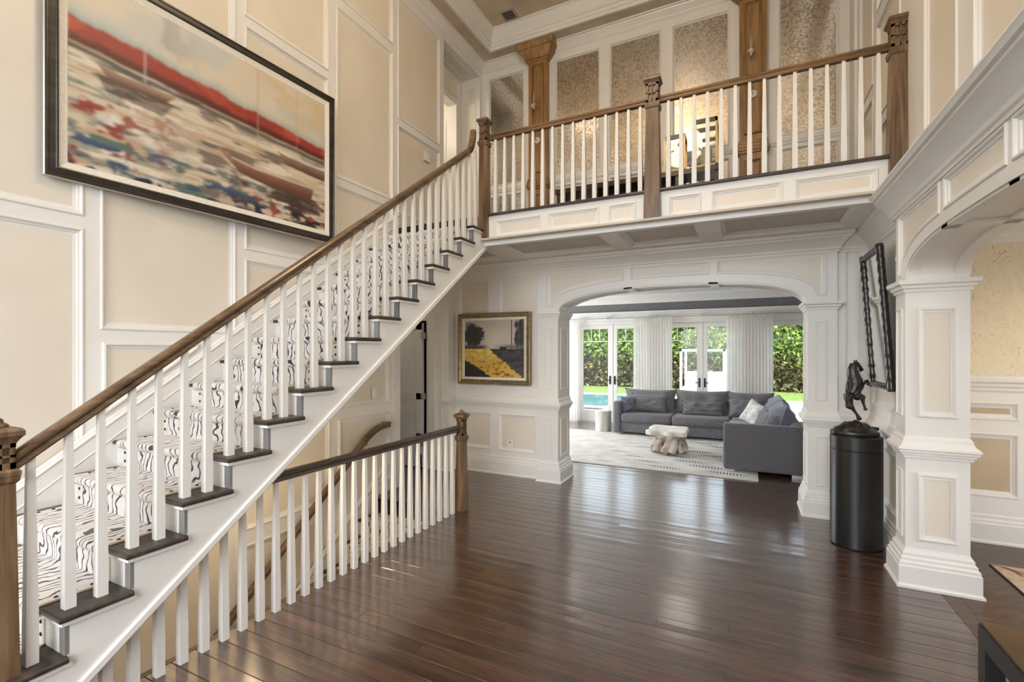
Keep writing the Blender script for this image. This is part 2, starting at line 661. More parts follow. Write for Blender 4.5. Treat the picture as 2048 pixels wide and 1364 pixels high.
def recessed(parent, poly, n, mat='panel', prof=None, name='panel'):
    n = Vector(n)
    poly = [Vector(p) for p in orient(poly, n)]
    obj(name, MB().prism([p - n * (RD - .0005) for p in poly], n * .002), M[mat], parent)
    obj('panel_moulding', MB().sweep(poly, n, prof or RING_R, closed=True), M['trim'], parent, smooth=22)


def arch_layer(parent, mk, lo, hi, ztop, zrail, panels, c0, c1, archz, foot, n, mat='panel'):
    """front skin of an arched wall: stiles, rails and an arch band around recessed panels"""
    mb = MB()
    dv = Vector(n) * -RD

    def piece(ts, bot, top):
        a, b = ts[0], ts[-1]
        pts = [mk(t, bot(t)) for t in ts] + [mk(t, top(t)) for t in reversed(ts)]
        mb.prism(pts, dv)

    def split(a, b):
        cuts = [a] + [q for q in (c0, c1) if a + 1e-6 < q < b - 1e-6] + [b]
        return list(zip(cuts[:-1], cuts[1:]))

    def ts_of(a, b):
        k = max(2, int((b - a) / .035))
        return [a + (b - a) * i / k for i in range(k + 1)]

    def outline(a, b):
        m_ = (a + b) / 2
        if c0 < m_ < c1:
            return archz
        return lambda t: 0.0
    edges = [lo] + [q for p in panels for q in p] + [hi]
    for i, (a, b) in enumerate(zip(edges[:-1], edges[1:])):
        if b - a < 1e-4:
            continue
        for a2, b2 in split(a, b):
            f = outline(a2, b2)
            ts = ts_of(a2, b2)
            if i % 2 == 0:
                piece(ts, f, lambda t: ztop)
            else:
                piece(ts, f, foot)
                piece([a2, b2], lambda t: zrail, lambda t: ztop)
    obj('stiles_and_rails', mb, M['trim'], parent)
    for a, b in panels:
        pts = [mk(a, zrail), mk(b, zrail)] + [mk(t, foot(t)) for t in reversed(ts_of(a, b))]
        clean = [pts[0]]
        for p in pts[1:]:
            if (Vector(p) - Vector(clean[-1])).length > .02:
                clean.append(p)
        recessed(parent, clean, n, mat)


# ------------------------------------------------------------------ left stair wall
mb = MB().prism([(XL - RD, -2.5, -2.8), (XL - RD, 4.725, -2.8), (XL - RD, 4.725, 2.9), (XL - RD, 5.72, 2.9), (XL - RD, 5.72, 6.23), (XL - RD, 6.84, 6.23),
                 (XL - RD, 6.84, 6.46), (XL - RD, -2.5, 6.46)], (-.33, 0, 0))
wall_left = structure('wall_left', mb, M['trim'], 'cream panelled stair wall rising two storeys on the left')
HL = []
for i, (a, b) in enumerate([(-.41, .52), (.62, 1.548), (2.685, 3.60), (4.715, 5.615)]):
    HL.append((a, b, 4.65, 6.17))
    if i < 3:
        HL += [(a, b, 2.603, 4.558), (a, b, (.4, .50, 1.85)[i], 2.508)]
    else:
        HL.append((a, b, 3.45, 4.55))
for a, b, zs in [(1.65, 2.59, [(5.52, 6.17), (3.575, 5.405), (1.857, 3.485)]),
                 (3.72, 4.61, [(5.52, 6.17), (3.575, 5.405), (2.75, 3.485)]),
                 (-1.44, -.51, [(5.52, 6.17), (3.575, 5.405), (1.857, 3.485), (.3, 1.766)]),
                 (3.73, 4.54, [(1.08, 2.0)]), (2.685, 3.617, [(.135, 1.30), (-1.1, -.006)]), (1.65, 2.59, [(-.75, .60)]), (.62, 1.55, [(-1.4, .1)])]:
    for z0, z1 in zs:
        HL.append((a, b, z0, z1))
panelled(wall_left, 'x', XL, 1, -2.5, 6.84, -2.8, 6.43, HL, blanks=[(4.725, 6.84, -2.8, 2.9), (5.72, 6.84, 2.9, 6.23)])
# panel with a sloping foot just above the stair skirt
panel(wall_left, [(XL, 1.65, 1.766), (XL, 1.65, 1.26), (XL, 2.28, 1.722), (XL, 2.28, 1.766)], FX)
panel(wall_left, [(XL, 3.73, .965), (XL, 4.54, .965), (XL, 4.54, .33), (XL, 4.40, .24), (XL, 3.73, -.27)], FX)
# corner bead at the end of the wall
obj('corner_trim', MB().box(XL - .01, XL + .018, 4.60, 4.735, 0, 2.9), M['trim'], wall_left)
obj('corner_trim', MB().box(XL - .01, XL + .026, 4.625, 4.645, 0, 2.9), M['trim'], wall_left)

# ------------------------------------------------------------------ niche and doorway off the landing
mb = MB()
mb.box(-4.44, -4.29, 5.3, 5.74, 2.95, 6.23)
mb.box(-4.44, -4.29, 5.74, 6.56, 5.75, 6.23)
mb.box(-4.44, -4.29, 6.56, 6.84, 2.95, 6.23)
wn_ = structure('wall_landing', mb, M['trim'], 'panelled landing doorway wall set back in a niche')
panel(wn_, rx(-4.29, 5.80, 6.66, 5.885, 6.15), FX)
obj('door_casing', MB().sweep([(-4.29, 6.56, 3.26), (-4.29, 6.56, 5.75), (-4.29, 5.74, 5.75)], FX,
                              [(-.09, 0), (-.09, .02), (-.07, .028), (-.02, .02), (0, .02), (0, 0)]), M['trim'], wn_)
mb = MB().box(-4.289, -3.941, 6.76, 6.838, 3.258, 6.229)
wj = structure('wall_landing_jamb', mb, M['trim'], 'paneled jamb of the landing niche')
panel(wj, ry(6.76, -4.20, -4.02, 4.35, 6.08), BY, prof=LOW)
panel(wj, ry(6.76, -4.20, -4.02, 3.45, 4.22), BY, prof=LOW)
mb = MB().box(-4.285, -3.945, 5.725, 6.755, 6.222, 6.229)
sf = structure('ceiling_niche', mb, M['trim'])
panel(sf, rz(6.222, -4.22, -4.02, 5.85, 6.65), (0, 0, -1), prof=LOW)
mb = MB().box(-5.6, -5.5, 5.2, 7.0, 2.95, 6.3)
mb.box(-5.6, -4.4, 6.70, 6.80, 2.95, 6.3)
mb.box(-5.6, -4.4, 5.1, 5.2, 2.95, 6.3)
mb.box(-5.6, -4.4, 5.1, 6.8, 6.3, 6.4)
structure('wall_bedroom', mb, M['panel'], 'tan room wall seen through landing doorway')
obj('door_2', MB().box(-4.95, -4.45, 6.60, 6.64, 3.27, 5.70).box(-4.90, -4.50, 6.588, 6.60, 4.4, 5.55), M['trim'], kind='structure',
    label='white door standing open in the landing doorway')

# ------------------------------------------------------------------ upper floor slab, fascia, mirror wall
mb = MB().box(-2.69, 1.12, 4.74, 6.84, 2.96, 3.25).box(-4.44, -2.69, 4.70, 6.84, 2.96, 3.25)
floor_up = structure('floor_upper', mb, M['subfloor'], 'upper landing floor behind the balcony rail')
for r in range(17):
    y0 = 4.76 + r * .124
    obj('plank', MB().box(-4.4 if r % 2 else -3.9, -1.6, y0, y0 + .122, 3.25, 3.258), M['plank'], floor_up)
    obj('plank', MB().box(-1.6, 1.1, y0, y0 + .122, 3.25, 3.258), M['plank'], floor_up)
mb = MB().sweep([(1.09, 4.70, 3.23), (-2.69, 4.70, 3.23)], (0, 0, 1),
                [(-.06, 0), (.022, 0), (.032, .006), (.034, .014), (.032, .022), (.024, .028), (-.06, .028)])
structure('trim_1', mb, M['tread'], 'dark wooden nosing along the balcony edge')
mb = MB().box(-2.69, 1.035, 4.70 + RD, 4.74, 2.90, 3.23)
fascia = structure('wall_balcony', mb, M['trim'], 'white balcony fascia with small pearl panels')
panelled(fascia, 'y', 4.70, -1, -2.69, 1.035, 2.90, 3.23,
         [(a, b, 2.988, 3.166) for a, b in [(-2.53, -1.977), (-1.896, -1.345), (-1.242, -.979), (-.66, -.385), (-.287, .271), (.371, .936)]])
mb = MB().box(-4.0, 1.12, 6.84 + RD, 7.0, 2.96, 6.46)
wall_up = structure('wall_upper_back', mb, M['trim'], 'white upper hall wall fitted with antiqued mirror panels')
panelled(wall_up, 'y', 6.84, -1, -3.94, 1.12, 3.258, 6.43,
         [(a - .012, b + .012, z0 - .012, z1 + .012) for a, b in [(-3.80, -3.19), (-2.635, -1.958), (-1.786, -1.087), (-.907, -.218), (.37, .974)] for z0, z1 in [(4.42, 6.17), (3.46, 4.225)]],
         mat='antique_mirror', prof=RING_M, name='mirror_panel')
obj('dado_rail', MB().sweep([(1.12, 6.84, 0), (-3.94, 6.84, 0)], (0, 0, 1), [(0, 4.29), (.015, 4.29), (.02, 4.31), (.03, 4.33), (.028, 4.35), (.01, 4.37), (0, 4.37)]), M['trim'], wall_up)
obj('skirting', MB().sweep([(1.12, 6.84, FL2), (-3.94, 6.84, FL2)], (0, 0, 1), BASE_W), M['trim'], wall_up)

# ------------------------------------------------------------------ upper right wall
mb = MB().box(1.12 + RD, 1.42, -2.5, 7.0, 2.90, 6.46)
wall_ur = structure('wall_upper_right', mb, M['trim'], 'tan panelled upper wall above the white cornice')
HU = []
for a, b, zs in [(3.70, 4.27, [(3.10, 6.17)]), (2.55, 3.456, [(3.10, 6.17)]), (1.4, 2.35, [(3.1, 6.17)]), (.2, 1.2, [(3.1, 6.17)]),
                 (4.86, 5.62, [(3.42, 3.78), (3.90, 4.80), (4.95, 6.17)]), (5.80, 6.40, [(3.42, 4.22), (4.35, 6.17)])]:
    for z0, z1 in zs:
        HU.append((a, b, z0, z1))
panelled(wall_ur, 'x', 1.12, -1, -2.5, 6.84, 2.90, 6.43, HU)
obj('corner_stile', MB().box(1.09, 1.12, 6.55, 6.84, 3.258, 6.31), M['trim'], wall_ur)

# ------------------------------------------------------------------ ceilings of the two storey hall
mb = MB()
mb.box(-3.94, -3.62, -2.5, 6.84, 6.43, 6.5).box(.80, 1.12, -2.5, 6.84, 6.43, 6.5)
mb.box(-3.62, .80, -2.5, -2.1, 6.43, 6.5).box(-3.62, .80, 6.54, 6.84, 6.43, 6.5)
mb.box(-3.66, .84, -2.14, 6.58, 6.70, 6.76)
structure('ceiling', mb, M['ceiling_gold'], 'gold papered tray ceiling high over the hall')
lp = [(1.12, -2.5), (1.12, 6.84), (-3.94, 6.84), (-3.94, -2.5)]
mb = MB().sweep([(x, y, 6.4295) for x, y in lp], (0, 0, 1),
                [(0, -.13), (.01, -.13), (.012, -.115), (.022, -.108), (.026, -.09), (.05, -.06), (.078, -.035), (.084, -.02), (.104, -.016), (.108, 0), (0, 0)], closed=True)
structure('trim_2', mb, M['trim'], 'white crown moulding around the top of the hall', smooth=25)
lp = [(.80, -2.1), (.80, 6.54), (-3.62, 6.54), (-3.62, -2.1)]
mb = MB().sweep([(x, y, 6.426) for x, y in lp], (0, 0, 1),
                [(0, 0), (-.035, 0), (-.035, .275), (.125, .275), (.125, .255), (.105, .245), (.10, .225), (.06, .165), (.036, .125), (.034, .105), (.018, .098), (.016, .05), (.004, .045)], closed=True)
structure('trim_3', mb, M['trim'], 'deep white crown moulding framing the tray ceiling', smooth=25)

# ------------------------------------------------------------------ coffered ceiling below the balcony
mb = MB().box(-6.1, 1.40, 4.62, 6.2, 2.95, 2.97)
ceil_b = structure('ceiling_coffered', mb, M['taupe'], 'taupe coffered ceiling below the balcony')
bms = [(-2.80, -2.58), (-1.37, -1.19), (-.43, -.24), (.84, 1.12)]
for a, b in bms:
    obj('beam', MB().box(a, b, 4.766, 5.515, 2.90, 2.955), M['trim'], ceil_b)
obj('beam', MB().box(-3.94, 1.12, 4.735, 4.765, 2.901, 2.955), M['trim'], ceil_b)
obj('beam', MB().box(-6.0, 1.12, 5.52, 5.84, 2.902, 2.955), M['trim'], ceil_b)
COFFER = [(0, 0), (0, .05), (.045, .05), (.04, .042), (.022, .028), (.012, .01), (.01, 0)]
for a, b in [(-3.9, -2.80), (-2.58, -1.37), (-1.19, -.43), (-.24, .84)]:
    obj('coffer_moulding', MB().sweep(orient(rz(2.90, a, b, 4.765, 5.52), (0, 0, 1)), (0, 0, 1), COFFER, closed=True), M['trim'], ceil_b)

# ------------------------------------------------------------------ arched wall to the living room
def arch(c0, c1, zs, zt, e, n=28):
    c, h = (c0 + c1) / 2, (c1 - c0) / 2
    out = []
    for i in range(n + 1):
        w = math.pi * i / n
        t = -math.cos(w)
        t = math.copysign(abs(t) ** 0.8, t)
        out.append((c + h * t, zs + (zt - zs) * max(0.0, 1 - abs(t) ** e) ** (1 / e)))
    return out


AX0, AX1 = -2.19, .565
ar = arch(AX0, AX1, 2.20, 2.485, 2.5)
mb = MB().prism([(x, 5.76 + RD, z) for x, z in [(-2.42, 0), (-2.42, 2.9), (.82, 2.9), (.82, 0), (AX1, 0)] + list(reversed(ar)) + [(AX0, 0)]], (0, .44 - RD, 0))
wall_back = structure('wall_back', mb, M['trim'], 'white panelled wall with wide arch to the living room', smooth=None)


def arch_panel(parent, a, b, ztop, arfn, off, make, n, flat=None):
    """panel whose foot follows the arch"""
    pts = [make(a, ztop), make(b, ztop)]
    N = 18
    for i in range(N + 1):
        t = b + (a - b) * i / N
        pts.append(make(t, arfn(t) + off))
    clean = [pts[0]]
    for p in pts[1:]:
        if (Vector(p) - Vector(clean[-1])).length > 0.012:
            clean.append(p)
    panel(parent, clean, n)


def afun(c0, c1, zs, zt, e, lowz):
    c, h = (c0 + c1) / 2, (c1 - c0) / 2

    def fn(t):
        u = abs((t - c) / (h * 1.05))
        if u >= 1:
            return lowz
        return max(lowz, zs + (zt - zs) * (1 - u ** e) ** (1 / e))
    return fn


bf = afun(AX0, AX1, 2.20, 2.485, 2.5, 2.185)
mkb = lambda t, z: (t, 5.76, z)
def archz_fn(c0, c1, zs, zt, e):
    c, h = (c0 + c1) / 2, (c1 - c0) / 2
    return lambda t: zs + (zt - zs) * max(0.0, 1 - min(1.0, abs((t - c) / h)) ** e) ** (1 / e)


arch_layer(wall_back, mkb, -2.42, .82, 2.90, 2.722, [(-2.352, -1.345), (-1.254, -.383), (-.300, .727)], AX0, AX1,
           archz_fn(AX0, AX1, 2.20, 2.485, 2.5), lambda t: bf(t) + .092, BY)
for a, b in [(-2.366, -2.270), (.630, .735)]:
    panel(wall_back, ry(5.76, a, b, 1.195, 2.013), BY, 'trim', prof=LOW)
    panel(wall_back, ry(5.76, a, b, .318, .833), BY, 'trim', prof=LOW)
for x, n in [(AX0, FX), (AX1, BX)]:
    panel(wall_back, rx(x, 5.84, 6.12, 1.195, 2.013), n, 'panel', prof=LOW)
    panel(wall_back, rx(x, 5.84, 6.12, .318, .833), n, 'panel', prof=LOW)


def soffit_panels(parent, c0, c1, segs, arpts, mk, w0, w1):
    """ribbed soffit: two edge strips and cross bars standing below recessed field"""
    import bisect
    for side in (w0, w1):
        mb = MB()
        vs = []
        for (t, z) in arpts:
            for (dw, dz) in ((0, 0), (.075 if side == w0 else -.075, 0), (.075 if side == w0 else -.075, -.016), (0, -.016)):
                vs.append(mk(t, z + dz, side + dw))
        N = len(arpts)
        fs = [(i * 4 + j, (i + 1) * 4 + j, (i + 1) * 4 + (j + 1) % 4, i * 4 + (j + 1) % 4) for i in range(N - 1) for j in range(4)]
        mb.add(vs, fs)
        obj('soffit_rail', mb, M['trim'], parent, smooth=30)
    for t0, t1 in segs:
        z0 = np.interp(t0, [p[0] for p in arpts], [p[1] for p in arpts])
        z1 = np.interp(t1, [p[0] for p in arpts], [p[1] for p in arpts])
        mb = MB().hexa([mk(t0, z0 - .016, w0), mk(t1, z1 - .016, w0), mk(t1, z1 - .016, w1), mk(t0, z0 - .016, w1),
                        mk(t0, z0, w0), mk(t1, z1, w0), mk(t1, z1, w1), mk(t0, z0, w1)])
        obj('soffit_bar', mb, M['trim'], parent)


soffit_panels(wall_back, AX0, AX1, [(-1.345, -1.245), (-.39, -.29)], ar, lambda t, z, w: (t, w, z), 5.77, 6.19)
structure('trim_4', MB().sweep([(AX0, 6.2, 0), (AX0, 5.76, 0), (-2.42, 5.76, 0), (-2.42, 5.84, 0)], (0, 0, 1), BASE_P), M['trim'], 'stepped plinth of left arch pilaster', smooth=20)
structure('trim_5', MB().sweep([(.82, 5.84, 0), (.82, 5.76, 0), (AX1, 5.76, 0), (AX1, 6.2, 0)], (0, 0, 1), BASE_P), M['trim'], 'stepped plinth of right arch pilaster', smooth=20)
structure('trim_6', MB().sweep([(AX0, 6.2, 0), (AX0, 5.76, 0), (-2.42, 5.76, 0), (-2.42, 5.84, 0)], (0, 0, 1), CAP), M['trim'], 'capital of left arch pilaster', smooth=20)
structure('trim_7', MB().sweep([(.82, 5.84, 0), (.82, 5.76, 0), (AX1, 5.76, 0), (AX1, 6.2, 0)], (0, 0, 1), CAP), M['trim'], 'capital of right arch pilaster', smooth=20)

# back wall either side of the arch
mb = MB().box(-3.81, -2.42, 5.83 + RD, 6.2, 0, 2.95)
wall_bl = structure('wall_back_left', mb, M['trim'], 'panelled wall left of the living room arch')
panelled(wall_bl, 'y', 5.83, -1, -3.81, -2.42, 0, 2.90, [(-3.75, -3.25, 1.222, 2.735), (-3.09, -2.505, 1.222, 2.735), (-3.70, -3.22, .332, .836), (-3.10, -2.532, .332, .836)])
mb = MB().box(.82, 1.42, 5.83 + RD, 6.2, 0, 2.95)
wall_br = structure('wall_back_right', mb, M['trim'], 'narrow panelled wall right of the arch')
panelled(wall_br, 'y', 5.83, -1, .82, 1.10, 0, 2.90, [(.898, 1.011, 1.18, 2.728), (.898, 1.011, .332, .836)], mat='trim', prof=RING_M)

# hall wall with the closet door (left of the painting)
mb = MB().box(-4.195, -3.81, 5.65, 6.2, 0, 2.95).box(-6.1, -5.05, 5.65, 6.2, 0, 2.95).box(-5.05, -4.195, 5.65, 6.2, 2.15, 2.95)
mb.box(-6.2, -6.1, 4.6, 6.2, 0, 2.95).box(-6.1, -4.28, 4.60, 4.725, 0, 2.95)
wall_h = structure('wall_hall', mb, M['trim'], 'white hall wall around the closet door')
for x0, x1, d in [(-4.185, -4.165, .012), (-4.165, -4.06, .02), (-4.06, -4.03, .032), (-3.94, -3.92, .012)]:
    obj('door_casing', MB().box(x0, x1, 5.65 - d, 5.65, 0, 2.26), M['trim'], wall_h)
obj('closet_back', MB().box(-5.05, -4.195, 5.95, 6.0, 0, 2.15), M['dark'], wall_h)
obj('door_jamb', MB().box(-4.205, -4.195, 5.64, 5.95, 0, 2.15), M['dark'], wall_h)
door = empty('door_1', (-4.64, 5.64, 0), 'white panelled closet door ajar behind the stair rail', kind='structure')
obj('leaf', MB().box(-5.03, -4.245, 5.62, 5.66, .012, 2.12), M['trim'], door)
for z0, z1 in [(.012, .20), (.36, .50), (1.0, 1.09), (2.02, 2.12)]:
    obj('door_rail', MB().box(-5.03, -4.245, 5.606, 5.62, z0, z1), M['trim'], door)
for x0, x1 in [(-5.03, -4.92), (-4.35, -4.245)]:
    obj('door_stile', MB().box(x0, x1, 5.606, 5.62, .012, 2.12), M['trim'], door)
for z in (.36, 1.05, 1.93):
    hg = MB().tube([(-4.222, 5.615, z - .05), (-4.222, 5.615, z + .05)], .009, 8).box(-4.262, -4.225, 5.600, 5.606, z - .045, z + .045)
    hg.box(-4.219, -4.19, 5.612, 5.62, z - .045, z + .045)
    obj('hinge', hg, M['steel'], door, smooth=30)

# continuous mouldings of the back and right lower walls
pathR = [(1.10, 4.62), (1.10, 5.83), (.82, 5.83)]
pathL = [(-2.42, 5.83), (-3.81, 5.83), (-3.81, 5.65), (-4.03, 5.65)]
structure('baseboard_right', MB().sweep([(x, y, 0) for x, y in pathR], (0, 0, 1), BASE_W), M['trim'], smooth=20)
structure('baseboard_back', MB().sweep([(x, y, 0) for x, y in pathL], (0, 0, 1), BASE_W), M['trim'], smooth=20)
structure('trim_8', MB().sweep([(AX0, 6.2, 0), (AX0, 5.76, 0), (-2.42, 5.76, 0), (-2.42, 5.83, 0), (-3.81, 5.83, 0), (-3.81, 5.65, 0), (-3.90, 5.65, 0)], (0, 0, 1), BAND), M['trim'],
          'stepped chair rail left of the arch', smooth=20)
structure('trim_9', MB().sweep([(1.394, 4.9, 0), (1.394, 4.375, 0), (1.035, 4.375, 0), (1.035, 4.62, 0), (1.10, 4.62, 0), (1.10, 5.83, 0), (.82, 5.83, 0), (.82, 5.76, 0), (AX1, 5.76, 0), (AX1, 6.2, 0)],
                               (0, 0, 1), BAND), M['trim'], 'stepped chair rail wrapping the right column', smooth=20)
structure('trim_10', MB().sweep([(x, y, 2.90) for x, y in [(1.10, 4.66), (1.10, 5.83), (.82, 5.83), (.82, 5.76), (-2.42, 5.76), (-2.42, 5.83), (-3.81, 5.83), (-3.81, 5.65), (-5.9, 5.65)]],
                                (0, 0, 1), CROWN), M['trim'], 'crown moulding below the balcony', smooth=20)

# ------------------------------------------------------------------ right wall with the arch to the dining room
RX0, RX1 = 1.035, 1.394
ar2 = arch(2.09, 4.375, 2.20, 2.455, 2.8)
mb = MB().prism([(RX0 + RD, y, z) for y, z in [(-2.5, 0), (-2.5, 2.92), (4.62, 2.92), (4.62, 0), (4.375, 0)] + list(reversed(ar2)) + [(2.09, 0)]], (RX1 - RX0 - RD, 0, 0))
wall_right = structure('wall_right', mb, M['trim'], 'white wall with the arch to the dining room at right')
rf = afun(2.09, 4.375, 2.20, 2.455, 2.8, 2.185)
mkr = lambda t, z: (RX0, t, z)
arch_layer(wall_right, mkr, -2.5, 4.62, 2.92, 2.715, [(1.94, 2.80), (2.862, 3.602), (3.684, 4.53)], 2.09, 4.375,
           archz_fn(2.09, 4.375, 2.20, 2.455, 2.8), lambda t: rf(t) + .082, BX)
soffit_panels(wall_right, 2.09, 4.375, [(3.60, 3.69), (2.78, 2.87)], ar2, lambda t, z, w: (w, t, z), RX0 + .01, RX1 - .01)
panel(wall_right, ry(4.375, 1.10, 1.33, 1.225, 2.02), BY, prof=MID)
panel(wall_right, ry(4.375, 1.10, 1.33, .335, .825), BY, prof=MID)
panel(wall_right, rx(RX0, 4.43, 4.57, 1.225, 2.02), BX, 'trim', prof=LOW)
panel(wall_right, rx(RX0, 4.43, 4.57, .335, .825), BX, 'trim', prof=LOW)
mb = MB().box(1.10 + RD, 1.394, 4.62, 5.83, 0, 2.95)
wall_rf = structure('wall_right_far', mb, M['trim'], 'panelled wall behind the leaning mirror')
panelled(wall_rf, 'x', 1.10, -1, 4.62, 5.83, 0, 2.90, [(4.74, 5.72, 1.19, 2.72), (4.74, 5.72, .335, .836)])
cp = [(1.394, 4.9, 0), (1.394, 4.375, 0), (1.035, 4.375, 0), (1.035, 4.62, 0), (1.10, 4.62, 0)]
structure('trim_11', MB().sweep(cp, (0, 0, 1), BASE_P), M['trim'], 'stepped plinth of the dining arch column', smooth=20)
structure('trim_12', MB().sweep(cp, (0, 0, 1), CAP), M['trim'], 'capital of the dining arch column', smooth=20)
BIGCROWN = [(0, -.205), (.012, -.205), (.014, -.185), (.026, -.175), (.030, -.150), (.034, -.145), (.060, -.115), (.098, -.075), (.120, -.060),
            (.122, -.044), (.140, -.038), (.150, -.018), (.156, -.012), (.156, 0), (-.09, 0), (-.09, -.205)]
structure('trim_13', MB().sweep([(RX0, -2.5, 2.928), (RX0, 4.70, 2.928)], (0, 0, 1), BIGCROWN), M['trim'], 'big white cornice running above the dining arch', smooth=25)

# ------------------------------------------------------------------ front wall with windows, behind the camera
mb = MB().box(-3.94, -3.0, -2.6, -2.5, 0, 6.46).box(.8, 1.42, -2.6, -2.5, 0, 6.46).box(-3.0, .8, -2.6, -2.5, 5.4, 6.46).box(-3.0, .8, -2.6, -2.5, 0, .45)
structure('wall_front', mb, M['trim'], 'front wall of the hall with tall windows')
mb = MB()
for x in (-3.0, -2.05, -1.1, -.15, .76):
    mb.box(x, x + .05, -2.58, -2.52, .45, 5.4)
for z in (.45, 2.2, 3.9, 5.35):
    mb.box(-3.0, .8, -2.58, -2.52, z, z + .05)
structure('window_1', mb, M['trim'], 'tall front window frame')
# ------------------------------------------------------------------ dining room shell
mb = MB().box(1.394, 5.4, 5.66 + RD, 5.80, 0, 2.95)
m, nt, b = newmat('cracked_gold_wallpaper')
setp(b, (0.62, 0.52, 0.34), 0.45)
v = coords(nt, (3.2, 1, 1.7), 'Object')
n1 = nd(nt, 'ShaderNodeTexNoise')
n1.inputs['Scale'].default_value = 3.0
n1.inputs['Detail'].default_value = 5
n1.inputs['Distortion'].default_value = 1.2
nt.links.new(v, n1.inputs['Vector'])
sb = nd(nt, 'ShaderNodeMath', operation='SUBTRACT')
nt.links.new(n1.outputs['Fac'], sb.inputs[0])
sb.inputs[1].default_value = 0.5
ab = nd(nt, 'ShaderNodeMath', operation='ABSOLUTE')
nt.links.new(sb.outputs[0], ab.inputs[0])
n2 = nd(nt, 'ShaderNodeTexNoise')
n2.inputs['Scale'].default_value = 3.0
nt.links.new(v, n2.inputs['Vector'])
th = nd(nt, 'ShaderNodeMath', operation='MULTIPLY_ADD')
nt.links.new(n2.outputs['Fac'], th.inputs[0])
th.inputs[1].default_value = 0.03
nt.links.new(ab.outputs[0], th.inputs[2])
c = ramp(nt, th.outputs[0], [(0.014, (0.30, 0.21, 0.11)), (0.021, (0.80, 0.72, 0.55)), (0.20, (0.73, 0.64, 0.46))])
nt.links.new(c, b.inputs['Base Color'])
M['wallpaper_gold'] = m
wd = structure('wall_dining', mb, M['trim'], 'dining room wall with gold crackled wallpaper above white dado')
obj('wallpaper', MB().box(1.394, 5.4, 5.654, 5.66, 1.485, 2.66), M['wallpaper_gold'], wd)
panelled(wd, 'y', 5.66, -1, 1.394, 5.4, 0, 2.95, [(a, b_, z0, z1) for a, b_ in [(1.45, 2.118), (2.24, 3.1)] for z0, z1 in [(1.098, 1.245), (.415, .972)]], mat='dining_panel')
structure('trim_14', MB().sweep([(5.4, 5.66, 0), (1.394, 5.66, 0)], (0, 0, 1), [(0, 1.35), (.015, 1.35), (.018, 1.38), (.03, 1.39), (.034, 1.42), (.05, 1.43), (.052, 1.45), (.04, 1.46), (.04, 1.485), (0, 1.485)]), M['trim'],
          'dado rail in the dining room', smooth=20)
structure('baseboard_dining', MB().sweep([(5.4, 5.66, 0), (1.394, 5.66, 0)], (0, 0, 1), BASE_W), M['trim'], smooth=20)
structure('trim_15', MB().sweep([(5.4, 5.66, 2.95), (1.394, 5.66, 2.95)], (0, 0, 1), [(a * 1.5, b_ * 1.55) for a, b_ in CROWN]), M['trim'], 'dining room crown moulding', smooth=20)
mb = MB().box(1.394, 5.5, -1.6, 5.8, 2.95, 3.0)
structure('ceiling_dining', mb, M['ceiling_white'], 'dining room ceiling')
mb = MB().box(5.4, 5.5, 3.9, 5.8, 0, 3.0).box(5.4, 5.5, -1.6, .6, 0, 3.0).box(5.4, 5.5, .6, 3.9, 2.7, 3.0).box(5.4, 5.5, .6, 3.9, 0, .7).box(1.394, 5.5, -1.7, -1.6, 0, 3.0)
structure('wall_dining_right', mb, M['trim'], 'outer dining room wall with a window')

# ------------------------------------------------------------------ floors
mb = MB().box(-2.83, 1.30, -2.5, 6.2, -.25, -.014).box(-6.1, -2.83, 4.25, 6.2, -.25, -.014).box(-3.94, -2.83, -2.5, .85, -.25, -.014)
mb.box(-6.1, 3.3, 6.2, 11.2, -.25, -.014)
floor = structure('floor', mb, M['subfloor'], 'dark walnut plank floor of the hall')
PW = .127
NP = 0


def plank_row(parent, y0, x0, x1, lo=1.1, hi=2.3):
    global NP
    x = x0 - random.uniform(0, 1.0)
    while x < x1:
        ln = random.uniform(lo, hi)
        a, b = max(x, x0), min(x + ln, x1)
        if b - a > .05:
            tl = random.uniform(-.0016, .0016)
            bv = .0022
            ya, yb = y0 + .0008, y0 + PW - .0008
            P_ = [(a, ya, -.014), (b, ya, -.014), (b, yb, -.014), (a, yb, -.014)]
            mid = (ya + yb) / 2
            crown = random.uniform(-.0006, .0014)
            mb = MB()
            rows = [(ya, -.014), (ya, -bv), (ya + bv, 0), (mid, crown), (yb - bv, tl * .3), (yb, -bv + tl * .3), (yb, -.014)]
            vs = [(a + .0006, y, z) for y, z in rows] + [(b - .0006, y, z) for y, z in rows]
            n_ = len(rows)
            fs = [(i, i + 1, n_ + i + 1, n_ + i) for i in range(n_ - 1)] + [tuple(range(n_)), tuple(range(2 * n_ - 1, n_ - 1, -1))]
            mb.add(vs, fs)
            obj('plank', mb, M['plank'], parent, smooth=None)
            NP += 1
        x += ln


y = .35
while y < 6.15:
    if y < 4.22:
        plank_row(floor, y, -2.82, 1.22)
    else:
        plank_row(floor, y, -5.4, 1.22, 1.2, 2.4)
    y += PW
while y < 11.05:
    plank_row(floor, y, -5.0, 1.6, 2.2, 3.6)
    y += PW
obj('border_board', MB().box(1.222, 1.318, -.5, 5.6, -.014, 0.0002), M['dplank'], floor)
obj('well_nosing', MB().box(-2.86, -2.82, .9, 4.26, -.03, .001), M['tread'], floor)

# dining room floor laid on the diagonal
fd = structure('floor_dining', MB().box(1.30, 5.4, -1.6, 5.66, -.25, -.014), M['subfloor'], 'dining room floor of chevron planks')


